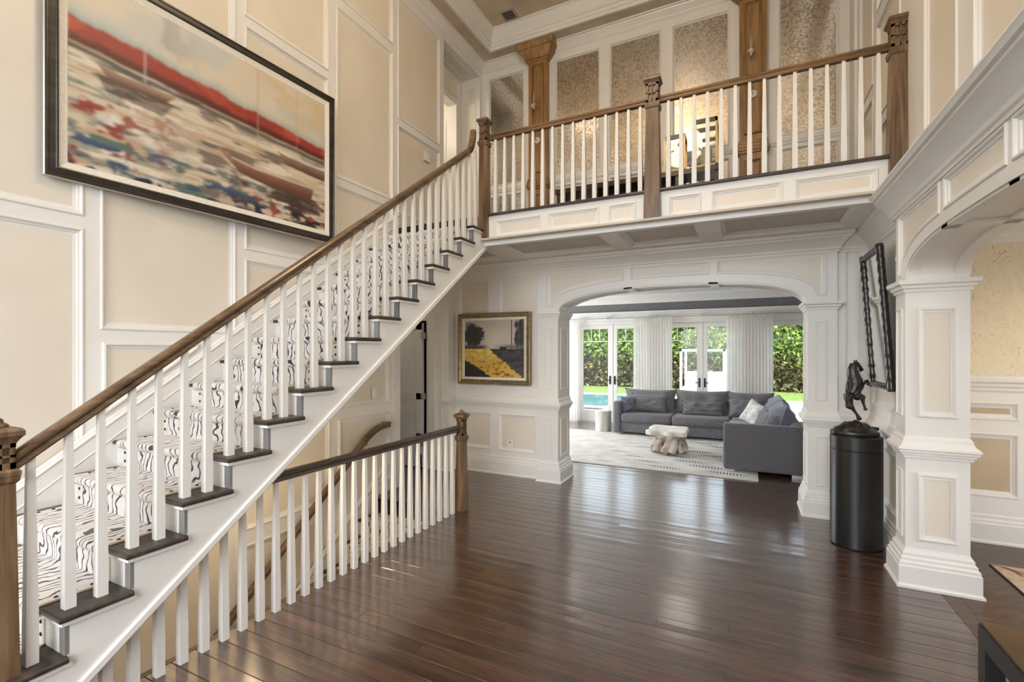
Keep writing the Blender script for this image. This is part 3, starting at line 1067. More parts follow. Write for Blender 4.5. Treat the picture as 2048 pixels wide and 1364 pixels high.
def clip(poly, axis, val, keep_gt):
    out = []
    for i in range(len(poly)):
        p, q = poly[i], poly[(i + 1) % len(poly)]
        ip = (p[axis] >= val) == keep_gt
        iq = (q[axis] >= val) == keep_gt
        if ip:
            out.append(p)
        if ip != iq:
            t = (val - p[axis]) / (q[axis] - p[axis])
            out.append((p[0] + (q[0] - p[0]) * t, p[1] + (q[1] - p[1]) * t))
    return out


for band in range(2):
    xa = 1.32 + band * .62
    for i in range(34):
        yb_ = 2.2 + i * .11
        s = 1 if band % 2 == 0 else -1
        poly = [(xa, yb_), (xa + .62, yb_ + s * .62), (xa + .62, yb_ + s * .62 + .108), (xa, yb_ + .108)]
        if s < 0:
            poly = [(p[0], p[1] + .62) for p in poly]
        poly = clip(poly, 1, 5.62, False)
        if len(poly) < 3:
            continue
        poly = clip(poly, 1, 2.3, True)
        if len(poly) < 3:
            continue
        obj('plank', MB().prism([(p[0], p[1], -.014) for p in poly], (0, 0, .014)), M['dplank'], fd)
# ------------------------------------------------------------------ main staircase
def nose_z(y):
    return RISE * 3 + (RISE / RUN) * (y - tread_y(3))


def str_z(y):      # underside of the flight
    return .255 + .7287 * (y - 1.156)


def bevel_box(name, x0, x1, y0, y1, z0, z1, mat, w, seg=3, sel=None):
    bm = bmesh.new()
    bmesh.ops.create_cube(bm, size=1.0)
    for q in bm.verts:
        q.co = Vector(((x0 + x1) / 2 + q.co.x * (x1 - x0), (y0 + y1) / 2 + q.co.y * (y1 - y0), (z0 + z1) / 2 + q.co.z * (z1 - z0)))
    ed = [e for e in bm.edges if sel is None or sel(e)]
    bmesh.ops.bevel(bm, geom=ed, offset=w, segments=seg, affect='EDGES', profile=0.5)
    me = bpy.data.meshes.new(name)
    bm.to_mesh(me)
    bm.free()
    me.materials.append(mat)
    me.polygons.foreach_set('use_smooth', [True] * len(me.polygons))
    me.set_sharp_from_angle(angle=math.radians(40))
    return me


stair = empty('staircase', (-3.3, 2.5, 0), 'long white staircase with dark treads rising along the left wall', 'staircase')
tread_me = bevel_box('tread', -.62, .645, 0, RUN + .034, 0, .028, M['tread'], .012, 3,
                     lambda e: (all(q.co.y < .01 for q in e.verts) and abs(e.verts[0].co.z - e.verts[1].co.z) < .001)
                     or (all(q.co.x > .64 for q in e.verts) and abs(e.verts[0].co.z - e.verts[1].co.z) < .001))
riser_me = mesh_of('riser', MB().box(-.62, .615, 0, .016, 0, RISE - .028), M['trim'], (0, 0, 0))
cove_me = mesh_of('tread_cove', MB().box(-.62, .628, -.016, 0, -.018, 0).box(.6155, .63, 0, RUN + .02, -.018, 0), M['trim'], (0, 0, 0))
SX = -3.30
for k in range(1, 18):
    inst('tread', tread_me, (SX, tread_y(k), RISE * k - .028), stair)
    inst('tread_cove', cove_me, (SX, tread_y(k) + .03, RISE * k - .028), stair)
for k in range(1, 19):
    inst('riser', riser_me, (SX, tread_y(k) + .03, RISE * (k - 1)), stair)
# cut stringer
poly = [(-2.735, tread_y(1) + .03, 0)]
for k in range(1, 18):
    poly.append((-2.735, tread_y(k) + .03, RISE * k - .028))
    poly.append((-2.735, tread_y(k + 1) + .03, RISE * k - .028))
poly.append((-2.735, tread_y(18) + .03, 3.23))
poly += [(-2.735, 4.80, 3.23), (-2.735, 4.80, str_z(4.80)), (-2.735, 1.1, str_z(1.1)), (-2.735, .806, 0)]
obj('stringer', MB().prism(poly, (.05, 0, 0)), M['trim'], stair)
ang = math.atan(.7287)
dn = (math.sin(ang), -math.cos(ang))
mb = MB().sweep([(-2.685, .82, str_z(.82)), (-2.685, 4.83, str_z(4.83))], FX, [(0, -.06), (.040, -.06), (.040, 0), (.040, .010), (.034, .014), (.006, .014), (0, .010), (0, 0)])
obj('stringer_bead', mb, M['trim'], stair)
obj('soffit', MB().prism([(XL, .85, str_z(.85) + .02), (XL, 4.72, str_z(4.72) + .02), (XL, 4.72, str_z(4.72) + .05), (XL, .85, str_z(.85) + .05)], (1.21, 0, 0)), M['trim'], stair)
# wall skirt with its sloping cap and bead
y0, y1 = .2, 4.72
mb = MB().prism([(XL, y0, nose_z(y0) - .42), (XL, y1, nose_z(y1) - .42), (XL, y1, nose_z(y1) + .125), (XL, y0, nose_z(y0) + .125)], (.02, 0, 0))
obj('skirt_board', mb, M['trim'], stair)
mb = MB().sweep([(XL + .0, y0, nose_z(y0) + .12), (XL + .0, y1, nose_z(y1) + .12)], FX,
                [(0, 0), (0, .024), (.008, .030), (.016, .028), (.022, .020), (.034, .018), (.040, .006), (.040, 0)])
obj('skirt_cap', mb, M['trim'], stair, smooth=25)
mb = MB().sweep([(XL + .02, y0, nose_z(y0) + .010), (XL + .02, y1, nose_z(y1) + .010)], FX, [(0, 0), (0, .004), (.006, .005), (.010, 0)])
obj('skirt_bead', mb, M['trim'], stair)

# ------------------------------------------------------------------ carpet runner with studded leather edges
def carpet_path(k0, k1, ty, tz, rise):
    pts = []
    for k in range(k0, k1 + 1):
        yk, zt = ty(k), tz(k)
        pts += [(yk + .020, zt - rise + .012), (yk + .020, zt - .046), (yk + .006, zt - .044), (yk - .010, zt - .034),
                (yk - .020, zt - .018), (yk - .020, zt - .002), (yk - .010, zt + .010), (yk + .010, zt + .013)]
        pts += [(ty(k + 1) + .010, zt + .011)]
    return pts


def strip(pts, x0, x1, th=.009):
    n = len(pts)
    mb = MB()
    P = [Vector((0, p[0], p[1])) for p in pts]
    inner = []
    for i, p in enumerate(P):
        t = (P[min(i + 1, n - 1)] - P[max(i - 1, 0)]).normalized()
        nn = Vector((0, t.z, -t.y))
        inner.append(p + nn * th)
    vs = []
    for p, q in zip(P, inner):
        vs += [(x0, p.y, p.z), (x1, p.y, p.z), (x1, q.y, q.z), (x0, q.y, q.z)]
    fs = [(i * 4 + j, i * 4 + (j + 1) % 4, (i + 1) * 4 + (j + 1) % 4, (i + 1) * 4 + j) for i in range(n - 1) for j in range(4)]
    fs += [(0, 1, 2, 3), tuple((n - 1) * 4 + j for j in (3, 2, 1, 0))]
    return mb.add(vs, fs)


dome = MB().lathe(0, 0, [(.011, 0), (.010, .003), (.007, .006), (.002, .0075)], 10)
stud_up = mesh_of('stud', dome, M['stud'], (0, 0, 0), smooth=60)
dome2 = MB()
dome2.v = [(x, -z, y) for x, y, z in dome.v]
dome2.f = dome.f
stud_fr = mesh_of('stud', dome2, M['stud'], (0, 0, 0), smooth=60)


def runner(root, k0, k1, ty, tz, rise, run, x0, x1):
    pts = carpet_path(k0, k1, ty, tz, rise)
    obj('carpet', strip(pts, x0 + .052, x1 - .052), M['carpet'], root, smooth=50)
    pin = [(y + .0015, z - .0015) for y, z in pts]
    obj('binding', strip(pin, x0, x0 + .054), M['cream_bind'], root, smooth=50)
    obj('binding', strip(pin, x1 - .054, x1), M['cream_bind'], root, smooth=50)
    for k in range(k0, k1 + 1):
        for x in (x0 + .026, x1 - .026):
            for f in (.3, .58, .86):
                inst('stud', stud_up, (x, ty(k) + f * run, tz(k) + .0085), root)
            for f in (.26, .58):
                inst('stud', stud_fr, (x, ty(k) + .0235, tz(k) - rise + f * rise), root)


run_root = empty('stair_runner', (-3.34, 2.5, 0), 'white carpet runner with black veined lines and studded edges on the main stairs', 'carpet runner')
runner(run_root, 1, 17, tread_y, lambda k: RISE * k, RISE, RUN, -3.83, -2.865)

# ------------------------------------------------------------------ balusters, newels, rails
def baluster_mb(h, x=0, y=0, z=0, w0=.042, w1=.025, block=.165, full=None):
    """square block, hairline joint, long taper; full = height the taper is measured on"""
    full = full or h
    mb = MB()
    if h <= block:
        return mb.taper(x, y, z, w0, z + h, w0)
    mb.taper(x, y, z, w0, z + block - .0015, w0)
    mb.taper(x, y, z + block - .0015, w0 - .003, z + block + .0015, w0 - .003)
    f = (h - block) / max(.01, full - block)
    mb.taper(x, y, z + block + .0015, w0, z + h, w0 + (w1 - w0) * f)
    return mb


RAILP = [(0, -.021), (0, .021), (.008, .026), (.015, .022), (.024, .021), (.034, .027), (.040, .033), (.050, .033), (.058, .027), (.064, .012),
         (.064, -.012), (.058, -.027), (.050, -.033), (.040, -.033), (.034, -.027), (.024, -.021), (.015, -.022), (.008, -.026)]


def newel(parent, x, y, z0, zc, ztop, w0, w1, finial=True, xcut=None):
    """tapered post: shaft, collar, gridded block, cap"""
    p = obj('newel_post', MB().taper(x, y, z0, w0, zc, w1), M['oak'], parent)
    obj('collar', MB().sqlathe(x, y, [(w1, zc - .03), (w1 + .020, zc - .018), (w1 + .024, zc), (w1 + .028, zc + .008), (w1 + .028, zc + .022), (w1 + .014, zc + .032)]), M['oak'], p)
    b0, b1 = zc + .028, ztop - .058
    wb = w1 * 1.02
    h = wb / 2
    mb = MB().taper(x, y, b0, wb - .030, b1, wb - .030)
    for sx, sy in ((1, 0), (-1, 0), (0, 1), (0, -1)):
        for u in (-1, 0, 1):
            wd = .5 * wb * (.26 if u else .14)
            c = u * (h - wd / 1.0 + (0)) if u else 0
            lo, hi = c - wd / 1.0 * .5, c + wd / 1.0 * .5
            if sx:
                mb.box(x + sx * (h - .009) - .009, x + sx * (h - .009) + .009, y + lo, y + hi, b0, b1)
            else:
                mb.box(x + lo, x + hi, y + sy * (h - .009) - .009, y + sy * (h - .009) + .009, b0, b1)
        for zz, t in ((b0, .03), ((b0 + b1) / 2 - .005, .010), (b1 - .022, .022)):
            if sx:
                mb.box(x + sx * (h - .009) - .009, x + sx * (h - .009) + .009, y - h, y + h, zz, zz + t)
            else:
                mb.box(x - h, x + h, y + sy * (h - .009) - .009, y + sy * (h - .009) + .009, zz, zz + t)
    obj('newel_block', mb, M['oak'], p)
    obj('newel_cap', MB().sqlathe(x, y, [(wb + .004, b1 - .004), (wb + .012, b1 + .006), (wb + .036, b1 + .024), (wb + .044, b1 + .026), (wb + .044, b1 + .046), (wb + .030, b1 + .056), (wb * .5, b1 + .066)]), M['oak'], p)
    if finial:
        obj('finial', MB().lathe(x, y, [(wb * .40, b1 + .060), (wb * .42, b1 + .068), (wb * .34, b1 + .076), (wb * .24, b1 + .080), (wb * .22, b1 + .092), (wb * .13, b1 + .100), (.003, b1 + .103)], 16), M['oak'], p, smooth=40)
    return p


# rail of the main flight
sb = empty('stair_balustrade', (-2.75, 2.5, .4), 'stair balustrade of white tapered balusters with brown rail on the main flight', 'balustrade')
RX_ = -2.75


def rail_top(y):
    return 1.278 + .737 * (y - .847)


path = [(RX_, .84, rail_top(.84) - .078), (RX_, 4.47, rail_top(4.47) - .078)]
bz = rail_top(4.47) - .078
for f in range(1, 9):
    w = f / 8
    path.append((RX_, 4.47 + .135 * math.sin(w * 1.25) / math.sin(1.25), bz + .10 * w + .20 * w ** 2.2))
obj('handrail', MB().sweep(path, FX, RAILP), M['oak_rail'], sb, smooth=30)
hA = rail_top(tread_y(3) + .067) - .070 - RISE * 3
hB = rail_top(tread_y(3) + .187) - .070 - RISE * 3
balA = mesh_of('baluster', baluster_mb(hA, full=hA), M['trim'], (0, 0, 0))
balB = mesh_of('baluster', baluster_mb(hB, full=hB), M['trim'], (0, 0, 0))
for k in range(2, 18):
    for off, me in ((.067, balA), (.187, balB)):
        yy = tread_y(k) + off
        if yy < .88 or (k == 17 and off > .2):
            continue
        inst('baluster', me, (RX_, yy, RISE * k), sb)
newel(sb, RX_, .80, RISE * 1, 1.185, 1.385, .115, .088)
newel(sb, -2.675, 4.692, 2.985, 4.05, 4.335, .108, .092, finial=False)

# rail around the basement stair opening
wb_ = empty('stairwell_balustrade', (-2.768, 3.0, 0), 'low balustrade of white balusters guarding the basement stairwell on the hall floor', 'balustrade')
WX = -2.768
obj('handrail', MB().sweep([(WX, 1.93, .845), (WX, 4.28, .845)], FX, RAILP), M['oak_grey'], wb_, smooth=30)
full_me = mesh_of('baluster', baluster_mb(.85), M['trim'], (0, 0, 0))
for n_ in range(28):
    yy = 4.171 - .1152 * n_
    top = min(.85, str_z(yy - .02) + .01)
    if top < .03:
        continue
    if top >= .85:
        inst('baluster', full_me, (WX, yy, 0), wb_)
    else:
        obj('baluster', baluster_mb(top, WX, yy, 0, full=.85), M['trim'], wb_, at=(WX, yy, 0))
newel(wb_, -2.745, 4.32, 0, .77, 1.035, .108, .080)

# balcony rail
bb = empty('balcony_balustrade', (-.8, 4.74, 2.96), 'oak balcony rail with white balusters across the upper landing', 'balustrade')
BYC = 4.755
obj('handrail', MB().sweep([(-2.63, BYC, 4.111), (-.86, BYC, 4.111)], BY, RAILP), M['oak_rail_x'], bb, smooth=30)
obj('handrail', MB().sweep([(-.77, BYC, 4.111), (1.06, BYC, 4.111)], BY, RAILP), M['oak_rail_x'], bb, smooth=30)
bc_me = mesh_of('baluster', baluster_mb(.856), M['trim'], (0, 0, 0))
for i in range(15):
    inst('baluster', bc_me, (-2.563 + i * .1157, BYC, FL2), bb)
    inst('baluster', bc_me, (-.677 + i * .1163, BYC, FL2), bb)
newel(bb, -.815, 4.715, 2.965, 4.06, 4.335, .155, .112, finial=False)
newel(bb, 1.075, 4.72, 2.965, 4.06, 4.335, .150, .112, finial=False)

# ------------------------------------------------------------------ basement stair below
ls = empty('basement_staircase', (-3.4, 3.0, -2.6), 'basement staircase dropping below the main flight behind the balusters', 'staircase')
LR = .187


def lty(k):
    return 4.25 - RUN * (-k)


def ltz(k):
    return LR * k


lt_me = bevel_box('tread', -.54, .54, 0, RUN + .034, 0, .028, M['tread'], .012, 3,
                  lambda e: all(q.co.y < .01 for q in e.verts) and abs(e.verts[0].co.z - e.verts[1].co.z) < .001)
lr_me = mesh_of('riser', MB().box(-.54, .54, 0, .016, 0, LR - .028), M['trim'], (0, 0, 0))
for k in range(0, -13, -1):
    if k < 0:
        inst('tread', lt_me, (-3.38, lty(k), ltz(k) - .028), ls)
    inst('riser', lr_me, (-3.38, lty(k) + .03, ltz(k) - LR), ls)
obj('landing_nosing', MB().box(-3.92, -2.84, 4.25, 4.31, -.028, 0), M['tread'], ls)


def lnose(y):
    return (LR / RUN) * (y - 4.25)


mb = MB().prism([(XL, .8, lnose(.8) - .4), (XL, 4.40, lnose(4.40) - .4), (XL, 4.40, .125), (XL, 4.28, .125), (XL, .8, lnose(.8) + .125)], (.02, 0, 0))
obj('skirt_board', mb, M['trim'], ls)
mb = MB().sweep([(XL, .8, lnose(.8) + .12), (XL, 4.26, lnose(4.26) + .12), (XL, 4.36, .14), (XL, 4.56, .14)], FX,
                [(0, 0), (0, .024), (.008, .030), (.016, .028), (.022, .020), (.034, .018), (.040, .006), (.040, 0)])
obj('skirt_cap', mb, M['trim'], ls, smooth=25)
obj('inner_wall', MB().box(-2.86, -2.83, .85, 4.25, -2.8, -.03), M['trim'], ls)
lrn = empty('stair_runner', (-3.4, 3.0, -2.2), 'white veined carpet runner on the basement stairs, seen between balusters', 'carpet runner')
runner(lrn, -9, -1, lty, ltz, LR, RUN, -3.83, -2.90)
structure('floor_basement', MB().box(-4.0, -2.4, -2.5, 2.0, -2.85, -2.6), M['plank'], 'basement floor at the foot of the stairs')

wr = empty('wall_handrail', (-3.86, 3.5, 0), 'brown handrail sloping down the wall beside the basement stairs', 'handrail')
hp = [(-3.86, 1.2, .229 + .79 * (1.2 - 3.452) - .05), (-3.86, 4.06, .229 + .79 * (4.06 - 3.452) - .05)]
for f in range(1, 7):
    w = f / 6
    hp.append((-3.86, 4.06 + .30 * w, .659 + .79 * .30 * w * (1 - .45 * w) - .0))
hp.append((-3.86, 4.46, hp[-1][2] + .006))
obj('rail', MB().sweep(hp, FX, RAILP), M['oak_rail'], wr, smooth=30)
obj('rail', MB().sweep([(XL + .01, 4.44, hp[-1][2] + .03), (-3.86, 4.44, hp[-1][2] + .03)], (0, 0, 1), [(-.03, -.03), (.03, -.03), (.03, .03), (-.03, .03)]), M['oak_rail'], wr)
for yy in (2.2, 3.4, 4.1):
    zz = .229 + .79 * (yy - 3.452) - .06
    obj('bracket', MB().tube([(XL, yy, zz - .05), (-3.89, yy, zz - .05), (-3.86, yy, zz)], .008, 8), M['bronze_hw'], wr)
# recessed downlight in the sloping soffit of the main flight
zl = str_z(2.33) + .02
dl = empty('recessed_light', (-3.35, 2.33, zl), 'small recessed light in the underside of the stairs', 'light')
obj('trim_ring', MB().lathe(-3.35, 2.33, [(.07, zl - .045), (.075, zl - .04), (.075, zl + .03), (.05, zl + .03), (.05, zl - .045)], 20), M['white_plastic'], dl, smooth=30)
obj('lens', MB().lathe(-3.35, 2.33, [(.05, zl - .02), (.05, zl - .01)], 20), M['lamp'], dl)
add_light('soffit_lamp', 'POINT', (-3.35, 2.33, zl - .10), 36, (1.0, 0.76, 0.46), shadow_soft_size=.045)
# ------------------------------------------------------------------ living room shell
WY = 11.10
mb = MB()
opens = [(-3.72, -2.00), (-1.74, -.02), (.26, 1.98)]
xs = [-6.1] + [q for o_ in opens for q in o_] + [3.3]
for i in range(0, len(xs), 2):
    mb.box(xs[i], xs[i + 1], WY, WY + .16, -.1, 3.0)
for a, b in opens:
    mb.box(a, b, WY, WY + .16, 2.37, 3.0)
wall_lr = structure('wall_living_back', mb, M['trim'], 'living room window wall with french doors')
obj('wallpaper_band', MB().box(-6.1, 3.3, WY - .006, WY, 2.60, 2.86), M['wallpaper_grey'], wall_lr)
structure('trim_16', MB().sweep([(3.3, WY, 0), (-6.1, WY, 0)], (0, 0, 1), [(0, 2.50), (.03, 2.50), (.032, 2.53), (.05, 2.54), (.055, 2.57), (.075, 2.585), (.08, 2.62), (.06, 2.628), (0, 2.628)]), M['trim'],
          'white header moulding above the french doors', smooth=20)
structure('trim_17', MB().sweep([(3.3, WY, 3.0), (-6.1, WY, 3.0)], (0, 0, 1), CROWN), M['trim'], 'living room crown moulding', smooth=20)
structure('ceiling_living', MB().box(-6.2, 3.4, 6.2, 11.26, 3.0, 3.06), M['ceiling_white'], 'white living room ceiling')
mb = MB().box(-6.2, -6.1, 6.2, 7.0, 0, 3.0).box(-6.2, -6.1, 10.6, 11.2, 0, 3.0).box(-6.2, -6.1, 7.0, 10.6, 0, .4).box(-6.2, -6.1, 7.0, 10.6, 2.6, 3.0)
mb.box(3.3, 3.4, 6.2, 11.2, 0, 3.0).box(-6.1, -2.42, 6.17, 6.2, 0, 3.0).box(.82, 3.3, 6.17, 6.2, 0, 3.0).box(-2.42, .82, 6.17, 6.2, 2.9, 3.0)
structure('wall_living_side', mb, M['trim'], 'living room side walls')
structure('baseboard_living', MB().sweep([(-1.74, WY, 0), (-2.0, WY, 0)], (0, 0, 1), BASE_W), M['trim'])

# french doors -------------------------------------------------
hnd = MB().box(-.018, .018, -.012, 0, -.10, .10).tube([(0, -.01, .0), (0, -.05, 0), (.085, -.05, .0)], .009, 8).tube([(0, -.012, .07), (0, -.02, .07)], .016, 10)
hnd_l = mesh_of('handle', hnd, M['bronze_hw'], (0, 0, 0), smooth=40)
h2_ = MB()
h2_.v = [(-x, y, z) for x, y, z in hnd.v]
h2_.f = hnd.f
hnd_r = mesh_of('handle', h2_, M['bronze_hw'], (0, 0, 0), smooth=40)


def leaf_parts(root, x0, x1, hx, hmesh):
    y0, y1 = WY + .03, WY + .075
    st = .105
    z0, z1, gz0, gz1 = .03, 2.34, .285, 2.235
    obj('stile', MB().box(x0, x0 + st, y0, y1, z0, z1), M['trim'], root)
    obj('stile', MB().box(x1 - st, x1, y0, y1, z0, z1), M['trim'], root)
    obj('top_rail', MB().box(x0 + st, x1 - st, y0, y1, gz1, z1), M['trim'], root)
    obj('bottom_rail', MB().box(x0 + st, x1 - st, y0, y1, z0, gz0), M['trim'], root)
    ga, gb = x0 + st, x1 - st
    obj('muntin', MB().box(ga, gb, y0 + .008, y1 - .008, 1.93, 1.952), M['trim'], root)
    for f in (1 / 3, 2 / 3):
        xm = ga + (gb - ga) * f
        obj('muntin', MB().box(xm - .010, xm + .010, y0 + .008, y1 - .008, 1.952, gz1), M['trim'], root)
    ym = (y0 + y1) / 2
    obj('pane', MB().box(ga, gb, ym - .003, ym + .003, gz0, 1.93), M['glass'], root)
    for i in range(3):
        a, b = ga + (gb - ga) * i / 3, ga + (gb - ga) * (i + 1) / 3
        obj('pane', MB().box(a + .01, b - .01, ym - .003, ym + .003, 1.952, gz1), M['glass'], root)
    inst('handle', hmesh, (hx, y0, 1.02), root)


for i, (a, b) in enumerate(opens):
    c = (a + b) / 2
    lab = ['left pair of white french doors looking out on the pool', 'middle pair of white french doors looking out on the canopy', 'right french doors partly hidden by the arch'][i]
    d = empty('door_%d' % (i + 3), (c, WY + .05, 0), lab, kind='structure')
    obj('door_frame', MB().box(a, a + .03, WY - .02, WY + .16, 0, 2.37).box(b - .03, b, WY - .02, WY + .16, 0, 2.37).box(a, b, WY - .02, WY + .16, 2.342, 2.37).box(a - .06, b + .06, WY - .03, WY, 2.36, 2.395), M['trim'], d)
    obj('threshold', MB().box(a, b, WY, WY + .16, -.01, .028), M['steel'], d)
    leaf_parts(d, a + .032, c - .002, c - .055, hnd_r)
    leaf_parts(d, c + .002, b - .032, c + .055, hnd_l)
    obj('astragal', MB().box(c - .012, c + .012, WY + .02, WY + .03, .03, 2.34), M['trim'], d)

# sheer curtains -------------------------------------------------
m, nt, b = newmat('sheer_linen')
nt.nodes.remove(b)
out = [n for n in nt.nodes if n.type == 'OUTPUT_MATERIAL'][0]
df = nd(nt, 'ShaderNodeBsdfDiffuse')
df.inputs['Color'].default_value = (.90, .89, .86, 1)
tl = nd(nt, 'ShaderNodeBsdfTranslucent')
tl.inputs['Color'].default_value = (.93, .92, .89, 1)
tp = nd(nt, 'ShaderNodeBsdfTransparent')
m1 = nd(nt, 'ShaderNodeMixShader')
m1.inputs[0].default_value = .68
m2 = nd(nt, 'ShaderNodeMixShader')
m2.inputs[0].default_value = .16
nt.links.new(df.outputs[0], m1.inputs[1])
nt.links.new(tl.outputs[0], m1.inputs[2])
nt.links.new(m1.outputs[0], m2.inputs[1])
nt.links.new(tp.outputs[0], m2.inputs[2])
nt.links.new(m2.outputs[0], out.inputs['Surface'])
M['sheer'] = m


def curtain(x0, x1, label, seed):
    rnd = random.Random(seed)
    n = int((x1 - x0) / .075) + 2
    ph = [rnd.uniform(0, 6.28) for _ in range(3)]
    W = x1 - x0

    def fn(u, v):
        z = .015 + 2.44 * v
        amp = .014 + .016 * (1 - v)
        if v > .955:
            amp = .010
        y = 10.93 + amp * math.sin(u * W / .062 * 2 * math.pi + ph[0] + .6 * math.sin(3 * u + ph[1])) + .012 * math.sin(9 * u + ph[2] + v * 1.5)
        x = x0 + u * W + .006 * math.sin(u * 40 + ph[1]) * (1 - v)
        return (x, y, z)
    r = empty('curtain', ((x0 + x1) / 2, 10.93, 0), label, 'curtain', 'sheer curtains at the french doors')
    obj('fabric', MB().grid(int(W / .009), 24, fn), M['sheer'], r, smooth=60, recalc=False)
    hd = MB().grid(int(W / .009), 4, lambda u, v: (x0 + u * W, 10.915 + .013 * math.sin(u * W / .030 * 2 * math.pi), 2.385 + .085 * v))
    obj('pleated_heading', hd, M['sheer'], r, smooth=60, recalc=False)


curtain(-3.90, -3.60, 'narrow sheer white curtain at the left end of the window wall', 1)
curtain(-2.325, -1.475, 'sheer white curtain hanging between left and middle french doors', 2)
curtain(-.39, .48, 'sheer white curtain hanging between middle and right french doors', 3)
rod = empty('curtain_rod', (-1.5, 10.93, 2.47), 'slim grey curtain rod above the french doors', 'curtain rod')
obj('rod', MB().tube([(-4.4, 10.93, 2.475), (1.9, 10.93, 2.475)], .012, 10), M['steel'], rod, smooth=40)
for x in (-2.95, -1.95, -1.83, -.88, .12, .27, 1.1):
    obj('bracket', MB().box(x - .012, x + .012, 10.93, WY, 2.47, 2.50).box(x - .02, x + .02, 10.915, 10.945, 2.455, 2.515), M['steel'], rod)

# ------------------------------------------------------------------ garden
GZ = -.12
M['paver'] = noisy('pale_limestone', (.42, .41, .39), (.50, .49, .47), (1.2, 1.2, 1.2), rough=.7)
M['lawn'] = noisy('lawn_green', (.09, .16, .025), (.20, .29, .06), (7, 7, 7), rough=.9, detail=8, bmp=.4)
M['water'] = noisy('pool_water', (.08, .26, .29), (.17, .36, .37), (.7, 1.6, 1), rough=.06, detail=2)
M['soil'] = plain('soil', (.05, .035, .02), .9)
ptz = structure('floor_patio', MB().box(-16, 8, 11.26, 20.2, GZ - .3, GZ - .012), M['soil'], 'pale stone patio around the pool')
PX0, PX1, PY0, PY1 = -13.0, -4.15, 15.3, 19.75
ix = 0
for i in range(20):
    for j in range(11):
        x0, y0 = -14 + i * 1.1, 11.27 + j * .81
        if x0 + 1.1 > PX0 and x0 < PX1 and y0 + .8 > PY0 and y0 < PY1:
            continue
        if x0 < -9.5 or x0 > 4:
            continue
        obj('paver', MB().box(x0 + .004, x0 + 1.096, y0 + .004, y0 + .806, GZ - .012, GZ), M['paver'], ptz)
structure('floor_lawn', MB().box(-18, 9, 20.2, 25.2, GZ - .3, GZ), M['lawn'], 'green lawn strip before the hedge')
pool = empty('swimming_pool', (-8, 17.5, GZ), 'turquoise swimming pool with pale coping beyond the doors', 'pool')
obj('water', MB().box(PX0, PX1, PY0, PY1, GZ - .06, GZ + .004), M['water'], pool)
for a in [(PX0, PX1 + .3, PY0 - .32, PY0), (PX0, PX1 + .3, PY1, PY1 + .32), (PX1, PX1 + .32, PY0, PY1)]:
    obj('coping', MB().box(*a, GZ - .05, GZ + .03), M['paver'], pool)

# hedge made of many leaf blades
m, nt, b = newmat('hedge_leaf')
setp(b, (.1, .2, .03), .5)
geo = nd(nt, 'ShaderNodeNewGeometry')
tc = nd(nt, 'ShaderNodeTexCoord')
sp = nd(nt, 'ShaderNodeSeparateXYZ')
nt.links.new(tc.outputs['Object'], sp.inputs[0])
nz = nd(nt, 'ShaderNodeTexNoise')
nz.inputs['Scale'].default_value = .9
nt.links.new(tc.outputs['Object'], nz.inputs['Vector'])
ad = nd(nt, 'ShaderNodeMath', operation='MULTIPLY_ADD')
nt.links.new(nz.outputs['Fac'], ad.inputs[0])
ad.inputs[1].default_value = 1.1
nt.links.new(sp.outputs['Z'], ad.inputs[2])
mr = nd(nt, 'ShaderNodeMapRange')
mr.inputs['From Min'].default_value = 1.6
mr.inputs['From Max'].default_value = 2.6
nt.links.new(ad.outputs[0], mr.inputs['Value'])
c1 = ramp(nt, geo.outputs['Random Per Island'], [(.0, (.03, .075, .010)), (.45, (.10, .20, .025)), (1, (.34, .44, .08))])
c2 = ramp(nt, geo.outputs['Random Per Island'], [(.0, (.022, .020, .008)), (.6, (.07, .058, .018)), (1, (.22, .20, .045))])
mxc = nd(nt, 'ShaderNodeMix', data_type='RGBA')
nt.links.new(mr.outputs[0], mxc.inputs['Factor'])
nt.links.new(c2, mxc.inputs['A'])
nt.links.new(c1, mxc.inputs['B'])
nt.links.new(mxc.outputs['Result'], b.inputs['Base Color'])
b.inputs['Subsurface Weight'].default_value = 0.0
M['leaf'] = m
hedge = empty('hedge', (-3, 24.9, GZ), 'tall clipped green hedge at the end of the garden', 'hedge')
rng = np.random.default_rng(3)
NL = 34000
cx = rng.uniform(-13, 5.5, NL)
cz = GZ + rng.uniform(0, 4.6, NL)
cy = 24.25 + .35 * np.sin(cx * 2.1 + cz) * .3 + rng.uniform(0, .45, NL)
sz = rng.uniform(.07, .16, NL)
ax_ = rng.normal(size=(NL, 3))
ax_ /= np.linalg.norm(ax_, axis=1)[:, None]
bx_ = np.cross(ax_, rng.normal(size=(NL, 3)))
bx_ /= np.linalg.norm(bx_, axis=1)[:, None]
ctr = np.stack([cx, cy, cz], 1)
V = np.concatenate([ctr - ax_ * sz[:, None], ctr + bx_ * sz[:, None] * .5, ctr + ax_ * sz[:, None], ctr - bx_ * sz[:, None] * .5], 1).reshape(-1, 3)
at = np.array([-3, 24.9, GZ])
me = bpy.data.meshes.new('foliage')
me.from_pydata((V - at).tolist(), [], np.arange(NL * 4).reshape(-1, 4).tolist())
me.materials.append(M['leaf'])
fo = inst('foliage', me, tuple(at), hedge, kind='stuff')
obj('hedge_core', MB().box(-14, 6.5, 24.62, 25.2, GZ, 4.3), plain('hedge_core', (.012, .018, .006), .95), hedge)

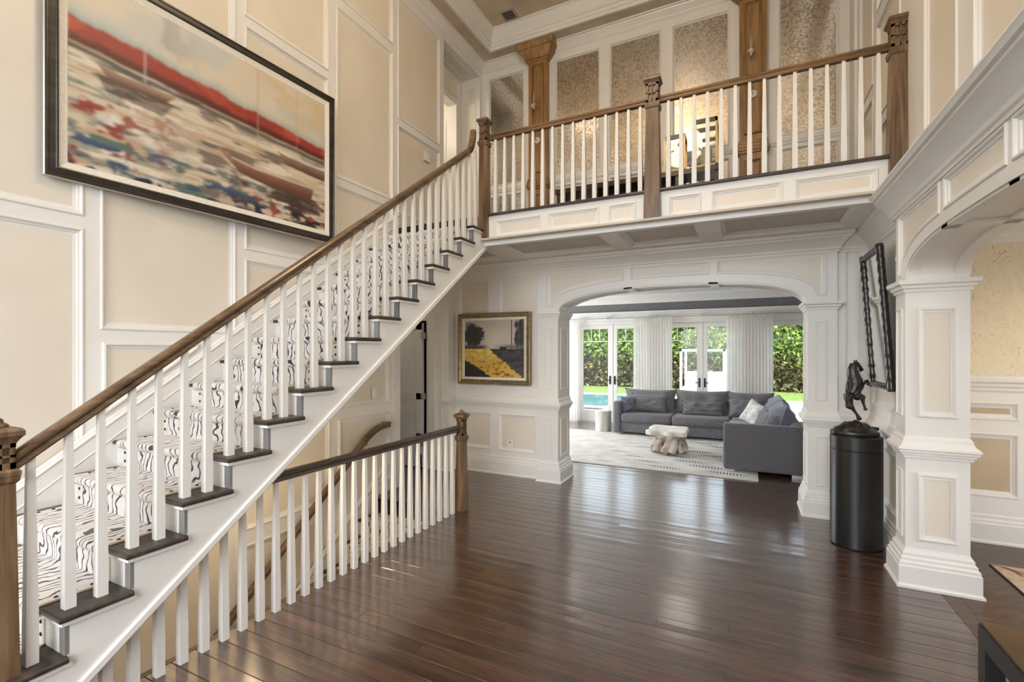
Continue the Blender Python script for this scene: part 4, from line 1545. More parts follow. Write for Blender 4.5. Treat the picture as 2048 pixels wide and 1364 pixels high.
# canopy daybed
cb = empty('canopy_daybed', (-1.57, 20.9, GZ), 'white square canopy frame with a daybed on the patio', 'daybed')
M['white_metal'] = plain('white_powder_coat', (.62, .62, .60), .4)
M['weave'] = noisy('white_weave', (.40, .39, .38), (.52, .51, .50), (30, 1, 30), rough=.7)
for x in (-2.37, -.79):
    for y in (20.0, 21.7):
        obj('post', MB().box(x - .045, x + .045, y - .045, y + .045, GZ, 1.79), M['white_metal'], cb)
for y in (20.0, 21.7):
    obj('top_bar', MB().box(-2.415, -.745, y - .045, y + .045, 1.70, 1.79), M['white_metal'], cb)
for x in (-2.37, -.79):
    obj('top_bar', MB().box(x - .045, x + .045, 20.0, 21.7, 1.70, 1.79), M['white_metal'], cb)
obj('platform', MB().box(-2.42, -.74, 19.9, 21.8, GZ, .16), M['white_metal'], cb)
obj('mattress', MB().box(-2.30, -.86, 19.3, 21.5, .16, .30), M['paver'], cb)
obj('backrest', MB().box(-2.30, -.86, 21.5, 21.6, .25, .86), M['weave'], cb)
obj('step', MB().box(-2.3, -.3, 17.6, 19.3, GZ, .02), M['paver'], cb)
# ------------------------------------------------------------------ sofa and cushions
def place(mb, mat4):
    o_ = MB()
    o_.v = [tuple(mat4 @ Vector(p)) for p in mb.v]
    o_.f = list(mb.f)
    return o_


def pillow_mb(w, h, t, seed=0, n=18, pinch=.11, wr=.022):
    """standing pillow in local x (width), z (height), y (thickness)"""
    mb = MB()
    for s in (-1, 1):
        def fn(a, b_, s=s):
            u, v_ = a * 2 - 1, b_ * 2 - 1
            e = max(0.0, (1 - abs(u) ** 3.2) * (1 - abs(v_) ** 3.2)) ** .55
            x = u * w / 2 * (1 - pinch * (1 - v_ * v_))
            z = v_ * h / 2 * (1 - pinch * (1 - u * u))
            nz_ = mnoise.noise(Vector((u * 2.3 + seed * 7.1, v_ * 2.3, s * 3.0))) * wr * e * 2
            return (x, s * (t / 2 * e) + nz_, z)
        mb.grid(n, n, fn)
    return mb


def pillow(name, w, h, t, loc, rz_, tilt, mat, label, grp, seed=0, roll=0, wr=.022, cat='cushion'):
    mt = Matrix.Translation(loc) @ Matrix.Rotation(rz_, 4, 'Z') @ Matrix.Rotation(tilt, 4, 'X') @ Matrix.Rotation(roll, 4, 'Y')
    mb = place(pillow_mb(w, h, t, seed, wr=wr), mt)
    return obj(name, mb, M[mat], smooth=70, label=label, cat=cat, group=grp)


sofa = empty('sectional_sofa', (-.9, 9.2, 0), 'large charcoal tweed corner sofa on the pale rug', 'sofa')


def sbox(name, x0, x1, y0, y1, z0, z1, w=.03, parent=sofa, mat='sofa'):
    at = ((x0 + x1) / 2, (y0 + y1) / 2, z0)
    me = bevel_box(name, x0 - at[0], x1 - at[0], y0 - at[1], y1 - at[1], 0, z1 - z0, M[mat], w, 3)
    return inst(name, me, at, parent)


RUGZ = .016
sbox('base', -2.32, .66, 9.64, 10.55, .045 + RUGZ, .27)
sbox('base', -.28, .66, 7.44, 9.70, .045 + RUGZ, .27)
sbox('arm', -2.45, -2.31, 9.60, 10.55, .03 + RUGZ, .685, .035)
sbox('arm', -.302, .672, 7.31, 7.46, .03 + RUGZ, .693, .035)
sbox('back', -2.45, .68, 10.46, 10.62, .05 + RUGZ, .70, .04)
sbox('back', .53, .682, 7.46, 10.62, .05 + RUGZ, .70, .04)
sbox('seat_cushion', -2.305, -1.325, 9.60, 10.46, .265, .445, .05)
sbox('seat_cushion', -1.315, -.285, 9.60, 10.46, .265, .445, .05)
sbox('seat_cushion', -.275, .53, 9.62, 10.46, .265, .445, .05)
sbox('seat_cushion', -.30, .53, 8.54, 9.61, .265, .445, .05)
sbox('seat_cushion', -.30, .53, 7.47, 8.53, .265, .445, .05)
sbox('welt', -2.31, -.30, 9.625, 9.645, .25, .262, .004)
for x, y in ((-2.38, 9.7), (-.22, 7.4), (.60, 7.38), (.60, 10.4), (-2.3, 10.45)):
    obj('foot', MB().box(x - .06, x + .06, y - .03, y + .03, RUGZ if x < .1 else 0.0, .065), M['steel'], sofa)
CG = 'cushions on the charcoal sofa'
pillow('back_cushion', 1.10, .52, .32, (-1.84, 10.30, .655), 0, math.radians(-14), 'sofa', 'left charcoal back cushion of the sofa by the arm', CG, 1)
pillow('back_cushion', 1.06, .53, .32, (-.82, 10.30, .66), 0, math.radians(-14), 'sofa', 'middle charcoal back cushion behind the lumbar pillow', CG, 2)
pillow('back_cushion', .86, .52, .30, (.05, 10.30, .655), 0, math.radians(-14), 'sofa', 'charcoal back cushion in the sofa corner', CG, 3)
pillow('throw_pillow', .74, .40, .20, (-1.82, 10.08, .625), 0, math.radians(-22), 'sofa', 'charcoal throw pillow leaning before the left back cushion', CG, 4)
pillow('lumbar_pillow', .78, .30, .17, (-.79, 10.05, .575), .03, math.radians(-24), 'sofa', 'long slumped charcoal lumbar pillow in the middle of the sofa', CG, 5, wr=.03)
pillow('throw_pillow', .62, .38, .20, (-.02, 10.05, .615), -.05, math.radians(-22), 'sofa', 'charcoal throw pillow behind the white fur pillow', CG, 6)
pillow('throw_pillow', .34, .34, .16, (-2.22, 9.92, .60), math.radians(58), math.radians(-12), 'pillow_blue', 'small slate blue pillow against the left sofa arm', CG, 7)
fp = pillow('fur_pillow', .46, .42, .20, (.12, 9.25, .62), math.radians(-38), math.radians(-24), 'fur', 'fluffy white fur pillow in the sofa corner', CG, 8, roll=.35)
pillow('throw_pillow', .40, .40, .17, (.28, 8.72, .60), math.radians(-55), math.radians(-22), 'pillow_blue', 'slate blue pillow right of the white fur pillow', CG, 9, roll=.2)
pillow('back_cushion', 1.0, .56, .32, (.43, 8.95, .69), math.radians(-90), math.radians(-14), 'pillow_blue', 'slate back cushion on the right arm of the sectional, far one', CG, 10, wr=.03)
pillow('back_cushion', .94, .54, .33, (.42, 8.0, .685), math.radians(-90), math.radians(-16), 'pillow_blue', 'slate back cushion on the right of the sectional, nearest one', CG, 11, wr=.03)
pillow('throw_pillow', .48, .42, .20, (.27, 7.78, .62), math.radians(-68), math.radians(-24), 'sofa', 'charcoal throw pillow nearest the sofa end panel', CG, 12)

# ------------------------------------------------------------------ rug with broken dark dashes
m, nt, b = newmat('pale_rug')
setp(b, (.60, .58, .53), .95, sheen=.2)
v = coords(nt, (1, 1, 1), 'Object')
big = nd(nt, 'ShaderNodeTexNoise')
big.inputs['Scale'].default_value = 3.2
big.inputs['Detail'].default_value = 6
nt.links.new(v, big.inputs['Vector'])
bc = ramp(nt, big.outputs['Fac'], [(.35, (.44, .42, .375)), (.65, (.60, .58, .535))])
bk = nd(nt, 'ShaderNodeTexBrick')
bk.offset = .5
bk.inputs['Color1'].default_value = (1, 1, 1, 1)
bk.inputs['Color2'].default_value = (1, 1, 1, 1)
bk.inputs['Mortar'].default_value = (0, 0, 0, 1)
bk.inputs['Scale'].default_value = 1.0
bk.inputs['Mortar Size'].default_value = .018
bk.inputs['Brick Width'].default_value = .075
bk.inputs['Row Height'].default_value = .20
nt.links.new(v, bk.inputs['Vector'])
wv = nd(nt, 'ShaderNodeTexWave')
wv.wave_type = 'BANDS'
wv.bands_direction = 'X'
wv.inputs['Scale'].default_value = 7.5
wv.inputs['Distortion'].default_value = .4
nt.links.new(v, wv.inputs['Vector'])
wv2 = nd(nt, 'ShaderNodeTexWave')
wv2.wave_type = 'BANDS'
wv2.bands_direction = 'Y'
wv2.inputs['Scale'].default_value = 1.15
wv2.inputs['Distortion'].default_value = .3
nt.links.new(v, wv2.inputs['Vector'])
wv3 = nd(nt, 'ShaderNodeTexWave')
wv3.wave_type = 'BANDS'
wv3.bands_direction = 'DIAGONAL'
wv3.inputs['Scale'].default_value = .72
nt.links.new(v, wv3.inputs['Vector'])
d1 = nd(nt, 'ShaderNodeMath', operation='MULTIPLY')
nt.links.new(wv.outputs['Fac'], d1.inputs[0])
nt.links.new(wv2.outputs['Fac'], d1.inputs[1])
d2 = nd(nt, 'ShaderNodeMath', operation='MULTIPLY')
nt.links.new(d1.outputs[0], d2.inputs[0])
nt.links.new(wv3.outputs['Fac'], d2.inputs[1])
sx = nd(nt, 'ShaderNodeSeparateXYZ')
nt.links.new(v, sx.inputs[0])
mr = nd(nt, 'ShaderNodeMapRange')
mr.inputs['From Min'].default_value = -1.4
mr.inputs['From Max'].default_value = .9
nt.links.new(sx.outputs['X'], mr.inputs['Value'])
d3 = nd(nt, 'ShaderNodeMath', operation='MULTIPLY')
nt.links.new(d2.outputs[0], d3.inputs[0])
nt.links.new(mr.outputs[0], d3.inputs[1])
msk = ramp(nt, d3.outputs[0], [(.30, (0, 0, 0)), (.46, (1, 1, 1))])
mix = nd(nt, 'ShaderNodeMix', data_type='RGBA')
nt.links.new(msk, mix.inputs['Factor'])
nt.links.new(bc, mix.inputs['A'])
mix.inputs['B'].default_value = (.05, .05, .055, 1)
nt.links.new(mix.outputs['Result'], b.inputs['Base Color'])
M['rug'] = m
rug = empty('area_rug', (-1.9, 8.4, 0), 'pale area rug with rows of dark dashes below the sofa', 'rug')
obj('pile', MB().box(-4.0, .126, 6.98, 9.85, 0.0015, RUGZ), M['rug'], rug, at=(-1.9, 8.4, 0))
obj('bound_edge', MB().box(-4.0, .128, 6.97, 6.98, 0.0015, RUGZ - .001).box(.126, .134, 6.97, 9.85, 0.0015, RUGZ - .001), M['linen'], rug)

# ------------------------------------------------------------------ root coffee table
tb = empty('root_coffee_table', (-1.17, 8.28, RUGZ), 'bleached driftwood root coffee table on the rug', 'coffee table')
rr = random.Random(5)
mb = MB()
for i in range(11):
    a = 2 * math.pi * i / 11 + rr.uniform(-.2, .2)
    rx_, ry_ = .23, .27
    bx0, by0 = -1.17 + rx_ * math.cos(a), 8.28 + ry_ * math.sin(a)
    pts = [(bx0, by0, RUGZ + .025), (bx0 * .9 + -1.17 * .1 + rr.uniform(-.05, .05), by0 * .9 + 8.28 * .1 + rr.uniform(-.05, .05), .13 + RUGZ),
           (-1.17 + .8 * rx_ * math.cos(a + .35), 8.28 + .8 * ry_ * math.sin(a + .35), .26), (-1.17 + 1.1 * rx_ * math.cos(a + .5), 8.28 + 1.15 * ry_ * math.sin(a + .5), .36)]
    r0 = rr.uniform(.045, .075)
    mb.tube(pts, [r0 * .95, r0 * .85, r0 * .8, r0 * 1.1], 9)
mb.tube([(-1.17, 8.28, .03), (-1.17, 8.28, .36)], [.13, .15], 10)
o_ = obj('root_base', mb, M['driftwood'], tb, smooth=60)
rm = o_.modifiers.new('remesh', 'REMESH')
rm.mode = 'VOXEL'
rm.voxel_size = .012
rm.use_smooth_shade = True
mb = MB()
ol = []
for i in range(44):
    a = 2 * math.pi * i / 44
    q = 1.0 / max(abs(math.cos(a)), abs(math.sin(a)))
    q = min(q, 1.28)
    n_ = 1 + .20 * mnoise.noise(Vector((math.cos(a) * 2.2, math.sin(a) * 2.2, 1.7))) + .07 * mnoise.noise(Vector((math.cos(a) * 7, math.sin(a) * 7, 4.2)))
    ol.append((-1.17 + .31 * q * n_ * math.cos(a), 8.28 + .36 * q * n_ * math.sin(a)))
mb.prism([(x, y, .335) for x, y in ol], (0, 0, .075))
for i in range(0, 44, 4):
    mb.tube([(ol[i][0], ol[i][1], .36), (-1.17 + (ol[i][0] + 1.17) * .6, 8.28 + (ol[i][1] - 8.28) * .6, .385)], [.035, .045], 8)
o_ = obj('slab_top', mb, M['driftwood_top'], tb, smooth=60)
rm = o_.modifiers.new('remesh', 'REMESH')
rm.mode = 'VOXEL'
rm.voxel_size = .011
rm.use_smooth_shade = True
sm = o_.modifiers.new('smooth', 'SMOOTH')
sm.iterations = 6

# petrified wood stool
st = empty('wood_stool', (-2.75, 9.9, 0), 'pale petrified wood stump stool beside the sofa arm', 'stool')


def stump(u, v_):
    a = u * 2 * math.pi
    r = .165 * (1 + .05 * mnoise.noise(Vector((math.cos(a) * 2, math.sin(a) * 2, v_ * .6))) + .03 * math.sin(a * 7))
    return (-2.75 + r * math.cos(a), 9.92 + r * math.sin(a), .002 + .44 * v_)


mb = MB().grid(49, 8, stump)
obj('stump', mb, M['petrified'], st, smooth=60)
top = [stump(i / 48, 1) for i in range(48)]
obj('cut_top', MB().prism([(x, y, .436) for x, y, z in top], (0, 0, .012)), M['driftwood_top'], st)

# ------------------------------------------------------------------ pedestal and horse
pd = empty('pedestal', (.862, 5.10, 0), 'black cylindrical pedestal below the leaning mirror', 'pedestal')
PR = .193
obj('drum', MB().lathe(.862, 5.10, [(PR - .012, 0.001), (PR, .012), (PR, .838), (PR - .006, .842)], 64), M['black_paint'], pd, smooth=35)
obj('cap', MB().lathe(.862, 5.10, [(PR - .006, .842), (PR - .006, .847), (PR, .851), (PR, .955), (PR - .006, .962), (.01, .962)], 64), M['black_paint'], pd, smooth=35)
hs = empty('horse_sculpture', (.862, 5.12, .962), 'dark bronze rearing horse sculpture on a rocky base', 'sculpture')
HC = Vector((.855, 5.12, 0))
RV = Vector((math.cos(THETA), math.sin(THETA), 0))
DV = Vector((-math.sin(THETA), math.cos(THETA), 0))


def H(a, b_, w=0.0):
    p = HC + RV * ((a - 385) * .000575) + DV * w
    return (p.x, p.y, .973 + (1262 - b_) * .000575)


mb = MB()
mb.lathe(HC.x, HC.y, [(.178, .9625), (.182, .970), (.182, .990), (.176, .998)], 40, 1.0, .72)
obj('plinth', mb, M['black_paint'], hs, smooth=35)
rock = MB()


def rock_fn(u, v_):
    a = u * 2 * math.pi
    r = (1 - v_) * .165 + .002
    z = .997 + .085 * (1 - (1 - v_) ** 2) + .022 * mnoise.noise(Vector((math.cos(a) * r * 22, math.sin(a) * r * 22, 3))) * (1 if .03 < v_ else 0)
    return (HC.x + r * math.cos(a), HC.y + r * .72 * math.sin(a), max(.997, z))


rock.grid(44, 12, rock_fn)
obj('rock_base', rock, M['bronze'], hs, smooth=30)
mb = MB()
mb.tube([H(378, 172), H(392, 195), H(440, 232), H(482, 272), H(500, 292)], [.020, .034, .030, .023, .019], 12)      # head
mb.tube([H(405, 228), H(440, 262), H(470, 292)], [.022, .020, .012], 10)                                          # jaw
for w in (-.014, .014):
    mb.tube([H(372 if w < 0 else 424, 168, w), H(362 if w < 0 else 432, 140, w), H(360 if w < 0 else 437, 116, w)], [.009, .008, .002], 7)
mb.tube([H(380, 190), H(362, 265), H(372, 345), H(392, 430)], [.032, .042, .050, .058], 12)                       # neck
mb.tube([H(385, 360), H(402, 450), H(405, 530), H(370, 610), H(340, 660)], [.048, .062, .062, .054, .046], 14)    # trunk
mb.tube([H(352, 180), H(330, 250), H(318, 340), H(300, 440), H(285, 530)], [.012, .018, .014, .014, .010], 8)     # mane
for w, pts, rd in [(-.03, [(430, 460), (485, 482), (550, 445), (568, 480), (553, 520)], [.026, .020, .013, .011, .015]),
                   (.03, [(430, 480), (490, 505), (545, 520), (545, 560), (500, 595)], [.026, .018, .012, .011, .016])]:
    mb.tube([H(a, b_, w) for a, b_ in pts], rd, 9)
mb.tube([H(345, 650, -.035), H(400, 690, -.035), H(468, 700, -.035), H(476, 775, -.03), H(492, 815, -.03), H(508, 872, -.03)], [.044, .038, .024, .014, .011, .010], 10)
mb.tube([H(508, 868, -.03), H(517, 898, -.03)], [.012, .022], 9)
mb.tube([H(340, 660, .03), H(330, 740, .03), H(345, 820, .02), H(385, 905, .01), H(425, 975, 0), H(448, 1015, 0)], [.046, .036, .024, .014, .012, .011], 10)
mb.tube([H(430, 980, 0), H(462, 1052, 0)], [.013, .022], 9)
mb.tube([H(270, 610, 0), H(292, 690, .01), H(320, 770, .02), H(330, 850, .02), H(350, 890, .02)], [.012, .020, .030, .034, .012], 9)  # tail
mb.tube([H(280, 470, 0), H(275, 560, 0), H(262, 612, 0)], [.012, .016, .012], 8)
o_ = obj('horse', mb, M['bronze'], hs, smooth=60)
rm = o_.modifiers.new('remesh', 'REMESH')
rm.mode = 'VOXEL'
rm.voxel_size = .0055
rm.use_smooth_shade = True
obj('tool', MB().tube([H(600, 1165, -.02), H(720, 1190, -.02)], [.010, .016], 8), M['bronze'], hs, smooth=50)

# ------------------------------------------------------------------ leaning mirror in a knotted dark frame
mi = empty('wall_mirror', (1.02, 5.04, 1.36), 'tall wall mirror in a knotted black wood frame leaning out over the pedestal', 'mirror')
BLc, BRc = Vector((1.028, 4.71, 1.41)), Vector((1.028, 5.33, 1.41))
TLc, TRc = Vector((.962, 4.765, 2.545)), Vector((.962, 5.375, 2.545))
m, nt, b = newmat('knotted_black_wood')
setp(b, (.016, .013, .012), .22)
M['knot'] = m


def knotty(a, b_, seed, r=.027):
    n_ = int((b_ - a).length / .014)
    rd = random.Random(seed)
    pts, rs = [], []
    for i in range(n_ + 1):
        t = i / n_
        w = (t * (b_ - a).length / .095 + rd.uniform(-.02, .02)) * 2 * math.pi
        pts.append(a.lerp(b_, t))
        rs.append(r * (1 + .085 * math.sin(w) + .10 * mnoise.noise(Vector((t * 9, seed, 0)))))
    return MB().tube(pts, rs, 10)


ex = (TLc - BLc).normalized() * .03
for a, b_, s in [(BLc - ex, TLc + ex, 1), (BRc - ex, TRc + ex, 2), (TLc, TRc, 3), (BLc, BRc, 4)]:
    obj('frame_bar', knotty(a, b_, s), M['knot'], mi, smooth=50)
nn = (BRc - BLc).cross(TLc - BLc).normalized()
if nn.x > 0:
    nn = -nn
obj('glass', MB().prism([BLc, BRc, TRc, TLc], nn * -.006), M['mirror'], mi)
obj('backing', MB().prism([BLc - nn * .008, BRc - nn * .008, TRc - nn * .008, TLc - nn * .008], nn * -.02), M['dark'], mi)
obj('hook', MB().tube([(1.10, 4.69, 2.44), (1.05, 4.68, 2.44), (1.04, 4.675, 2.46)], .005, 6).tube([(1.05, 4.68, 2.44), (1.05, 4.68, 2.41)], .007, 8), M['steel'], mi)

# ------------------------------------------------------------------ paintings
def vn(x, y, seed):
    xi, yi = np.floor(x).astype(np.int64), np.floor(y).astype(np.int64)
    fx, fy = x - xi, y - yi
    fx, fy = fx * fx * (3 - 2 * fx), fy * fy * (3 - 2 * fy)

    def hsh(a, b_):
        h = (a * 374761393 + b_ * 668265263 + seed * 1442695041) & 0xFFFFFFFF
        h = ((h ^ (h >> 13)) * 1274126177) & 0xFFFFFFFF
        return ((h ^ (h >> 16)) & 0xFFFF) / 65535.0
    return (hsh(xi, yi) * (1 - fx) + hsh(xi + 1, yi) * fx) * (1 - fy) + (hsh(xi, yi + 1) * (1 - fx) + hsh(xi + 1, yi + 1) * fx) * fy


def fbm(x, y, seed, o_=4):
    r, a, s = 0, .5, 0
    for i in range(o_):
        r = r + a * vn(x * 2 ** i, y * 2 ** i, seed + i * 17)
        s += a
        a *= .5
    return r / s


def lin(c):
    c = np.array(c, float) / 255
    return np.where(c <= .04045, c / 12.92, ((c + .055) / 1.055) ** 2.4)


def mixc(img, col, m_):
    return img + (lin(col) - img) * np.clip(m_, 0, 1)[..., None]


def sst(a, b_, x):
    t = np.clip((x - a) / (b_ - a), 0, 1)
    return t * t * (3 - 2 * t)


def inpoly(x, y, poly):
    ins = np.zeros(x.shape, bool)
    j = len(poly) - 1
    for i in range(len(poly)):
        xi, yi = poly[i]
        xj, yj = poly[j]
        ins ^= ((yi > y) != (yj > y)) & (x < (xj - xi) * (y - yi) / (yj - yi + 1e-12) + xi)
        j = i
    return ins


def canvas(name, p00, ux, uz, W, Hh, nu, nv, img, parent, rough=.45):
    """flat painted sheet: colour stored per corner point of a fine grid"""
    g = np.stack(np.meshgrid(np.linspace(0, W, nu), np.linspace(0, Hh, nv)), -1).reshape(-1, 2)
    V_ = np.array(ux)[None] * g[:, :1] + np.array(uz)[None] * g[:, 1:]
    idx = np.arange(nu * nv).reshape(nv, nu)
    F_ = np.stack([idx[:-1, :-1], idx[:-1, 1:], idx[1:, 1:], idx[1:, :-1]], -1).reshape(-1, 4)
    me_ = bpy.data.meshes.new(name)
    me_.from_pydata(V_.tolist(), [], F_.tolist())
    ca = me_.color_attributes.new('paint', 'FLOAT_COLOR', 'POINT')
    rgba = np.ones((nu * nv, 4), np.float32)
    rgba[:, :3] = img.reshape(-1, 3)
    ca.data.foreach_set('color', rgba.ravel())
    m_, nt_, b_ = newmat(name + '_paint')
    at_ = nd(nt_, 'ShaderNodeAttribute')
    at_.attribute_name = 'paint'
    nt_.links.new(at_.outputs['Color'], b_.inputs['Base Color'])
    setp(b_, None, rough)
    nz_ = nd(nt_, 'ShaderNodeTexNoise')
    nz_.inputs['Scale'].default_value = 45
    bump(nt_, b_, nz_.outputs['Fac'], .12, .003)
    me_.materials.append(m_)
    return inst(name, me_, p00, parent)


# big painting of boats
PW_, PH_ = 2.01, 1.275
nu, nv = 430, 274
A, B = np.meshgrid(np.linspace(0, PW_, nu), np.linspace(0, PH_, nv))
wob = (fbm(A * 6, B * 6, 3) - .5) * .05
bt = np.interp(A, [0, .79, 2.01], [.965, .905, .823]) + wob + (fbm(A * 14, B * 3, 8) - .5) * .04
bb_ = np.interp(A, [0, .79, 2.01], [.80, .75, .70]) + wob * .6
img = np.zeros((nv, nu, 3)) + lin((226, 213, 188))
n1 = fbm(A * 2.2, B * 4, 11)
img = mixc(img, (206, 208, 198), sst(.45, .65, n1))
img = mixc(img, (222, 196, 146), sst(.55, .72, fbm(A * 2.5 + 5, B * 3.5, 21)) * .8)
img = mixc(img, (150, 172, 170), sst(.54, .70, fbm(A * 2 + 9, B * 3, 31)) * sst(.9, .3, A) * .9)
img = mixc(img, (150, 110, 125), sst(.62, .72, fbm(A * 5 + 3, B * 2.5, 41)) * sst(1.0, .3, A) * .6)
haze = np.exp(-((B - bt) / .05) ** 2) * (B > bt)
img = mixc(img, (150, 178, 178), haze * .7)
# water
wt = B < bb_
st_ = fbm(A * 4, B * 26, 51)
wat = np.zeros_like(img) + lin((222, 205, 178))
wat = mixc(wat, (238, 226, 204), sst(.5, .65, st_))
wat = mixc(wat, (190, 158, 120), sst(.52, .64, fbm(A * 3 + 2, B * 30, 61)) * .75)
wat = mixc(wat, (140, 150, 138), sst(.56, .66, fbm(A * 4 + 7, B * 24, 71)) * .8 * sst(1.5, .2, A + .2))
wat = mixc(wat, (98, 82, 74), sst(.60, .70, fbm(A * 3.4 + 1, B * 22, 81)) * .8)
low = sst(.42, .10, B - .10 * A * 0)
left = sst(.9, .15, A)
bl = fbm(A * 9, B * 13, 91)
wat = mixc(wat, (160, 44, 40), sst(.56, .64, bl) * left * sst(.60, .40, B))
wat = mixc(wat, (236, 230, 222), sst(.60, .66, fbm(A * 10 + 4, B * 11, 101)) * left * sst(.66, .50, B) * .95)
wat = mixc(wat, (58, 84, 118), sst(.54, .64, fbm(A * 8 + 6, B * 16, 111)) * sst(.30, .12, B - .05 * left))
wat = mixc(wat, (92, 118, 112), sst(.55, .66, fbm(A * 6 + 2, B * 18, 121)) * sst(.42, .2, B))
wat = mixc(wat, (126, 76, 58), sst(.50, .62, fbm(A * 7 + 8, B * 15, 131)) * sst(.9, 1.3, A) * sst(.42, .22, B))
wat = mixc(wat, (40, 36, 40), sst(.50, .62, fbm(A * 6 + 5, B * 17, 141)) * sst(.95, 1.4, A) * sst(.26, .08, B))
wat = mixc(wat, (178, 62, 48), sst(.60, .68, fbm(A * 9 + 12, B * 13, 151)) * sst(1.1, 1.5, A) * sst(.24, .06, B))
wat = mixc(wat, (216, 184, 160), sst(.64, .70, fbm(A * 13 + 2, B * 18, 161)) * sst(.9, 1.3, A) * sst(.26, .1, B))
wat = mixc(wat, (24, 34, 70), sst(.60, .68, fbm(A * 10 + 15, B * 12, 171)) * sst(.14, .04, B))
img = np.where(wt[..., None], wat, img)
red = np.zeros_like(img) + lin((168, 42, 24))
red = mixc(red, (198, 70, 38), sst(.5, .7, fbm(A * 6, B * 12, 181)))
red = mixc(red, (84, 28, 20), sst(.55, .2, (B - bb_) / np.maximum(.02, bt - bb_)) * .9)
band = sst(-.012, .012, B - bb_) * sst(.018, -.012, B - bt)
img = img + (red - img) * band[..., None]
shore = np.exp(-((B - bb_ + .03) / .022) ** 2)
img = mixc(img, (66, 58, 62), shore * .9)
img = mixc(img, (96, 120, 128), np.exp(-((B - bb_ + .075) / .02) ** 2) * .6 * sst(.4, .6, fbm(A * 5, B * 9, 191)))


def boat(poly, c_top, c_low, img):
    ins = inpoly(A + wob * .25, B + wob * .25, poly)
    zmin, zmax = min(p[1] for p in poly), max(p[1] for p in poly)
    t = sst(zmin, zmax, B)
    h_ = lin(c_low) + (lin(c_top) - lin(c_low)) * t[..., None]
    h_ = h_ * (.8 + .4 * fbm(A * 10, B * 20, 201))[..., None]
    return np.where(ins[..., None], h_, img)


sh = inpoly(A, B + .07, [(.15, .725), (.63, .715), (.55, .60), (.2, .62)])
img = mixc(img, (70, 56, 52), sh * .7)
img = boat([(.14, .735), (.30, .70), (.65, .715), (.56, .625), (.215, .645)], (190, 150, 122), (96, 66, 56), img)
img = mixc(img, (74, 52, 44), inpoly(A, B, [(1.05, .30), (1.9, .27), (2.01, .20), (1.95, .14), (1.2, .18)]) * sst(.35, .6, fbm(A * 6, B * 16, 211)) * .9)
img = boat([(.94, .462), (1.06, .415), (1.30, .385), (1.88, .385), (1.85, .262), (1.40, .268), (1.134, .30)], (176, 128, 98), (104, 58, 44), img)
img = mixc(img, (222, 196, 168), inpoly(A, B, [(1.06, .42), (1.30, .390), (1.88, .390), (1.88, .375), (1.30, .374), (1.06, .405)]) * .9)
img = boat([(1.483, .625), (1.60, .585), (2.01, .60), (2.01, .495), (1.58, .52)], (168, 128, 104), (96, 64, 52), img)
for a, b0, b1 in [(.435, .72, 1.275), (1.295, .39, 1.272), (1.687, .60, 1.262)]:
    img = mixc(img, (216, 200, 186) if a < .5 else (186, 158, 140), (np.abs(A - a) < .004) * (B > b0) * (B < b1) * .85)
img = mixc(img, (236, 214, 190), (((A - 1.007) / .030) ** 2 + ((B - .167) / .022) ** 2 < 1) * .95)

p0 = Vector((-3.900, 1.347, 2.805))
p1 = Vector((-3.800, 3.560, 2.805))
for _ in range(2):
    img = (np.roll(img, 1, 0) + 2 * img + np.roll(img, -1, 0)) / 4
    img = (np.roll(img, 2, 1) + 2 * np.roll(img, 1, 1) + 2 * img + 2 * np.roll(img, -1, 1) + np.roll(img, -2, 1)) / 8
grey = img.mean(-1, keepdims=True)
img = (grey + (img - grey) * .86) * .80
tx = (p1 - p0).normalized()
nx_ = Vector((tx.y, -tx.x, 0)).normalized()
PWt, PHt = (p1 - p0).length, 1.495
pt = empty('boats_painting', tuple((p0 + p1) / 2), 'huge framed painting of boats below a red shore on the stair wall', 'painting')


def frame_loop(p0_, tx_, w, h, off):
    z_ = Vector((0, 0, 1))
    return [p0_ + tx_ * off + z_ * off, p0_ + tx_ * (w - off) + z_ * off, p0_ + tx_ * (w - off) + z_ * (h - off), p0_ + tx_ * off + z_ * (h - off)]


lp_ = orient(frame_loop(p0, tx, PWt, PHt, 0), nx_)
obj('frame', MB().sweep(lp_, nx_, [(0, -.028), (0, -.004), (.006, .004), (.016, .004), (.020, -.002), (.050, .000), (.056, .006), (.064, .004), (.068, -.006), (.068, -.028)], closed=True), M['black_frame'], pt)
obj('silver_edge', MB().sweep(lp_, nx_, [(-.006, -.028), (-.006, -.010), (.002, -.002), (.004, -.028)], closed=True), M['silver_lip'], pt)
obj('linen_liner', MB().sweep(orient(frame_loop(p0, tx, PWt, PHt, .066), nx_), nx_, [(0, -.028), (0, -.004), (.010, -.006), (.034, -.014), (.046, -.016), (.046, -.028)], closed=True), M['linen'], pt)
cvs = p0 + tx * .112 + Vector((0, 0, .110)) - nx_ * .016
canvas('painted_canvas', tuple(cvs), tuple(tx), (0, 0, 1), PWt - .224, PHt - .220, nu, nv, img, pt)
obj('backing', MB().prism([q - nx_ * .030 for q in frame_loop(p0, tx, PWt, PHt, .02)], nx_ * .012), M['dark'], pt)

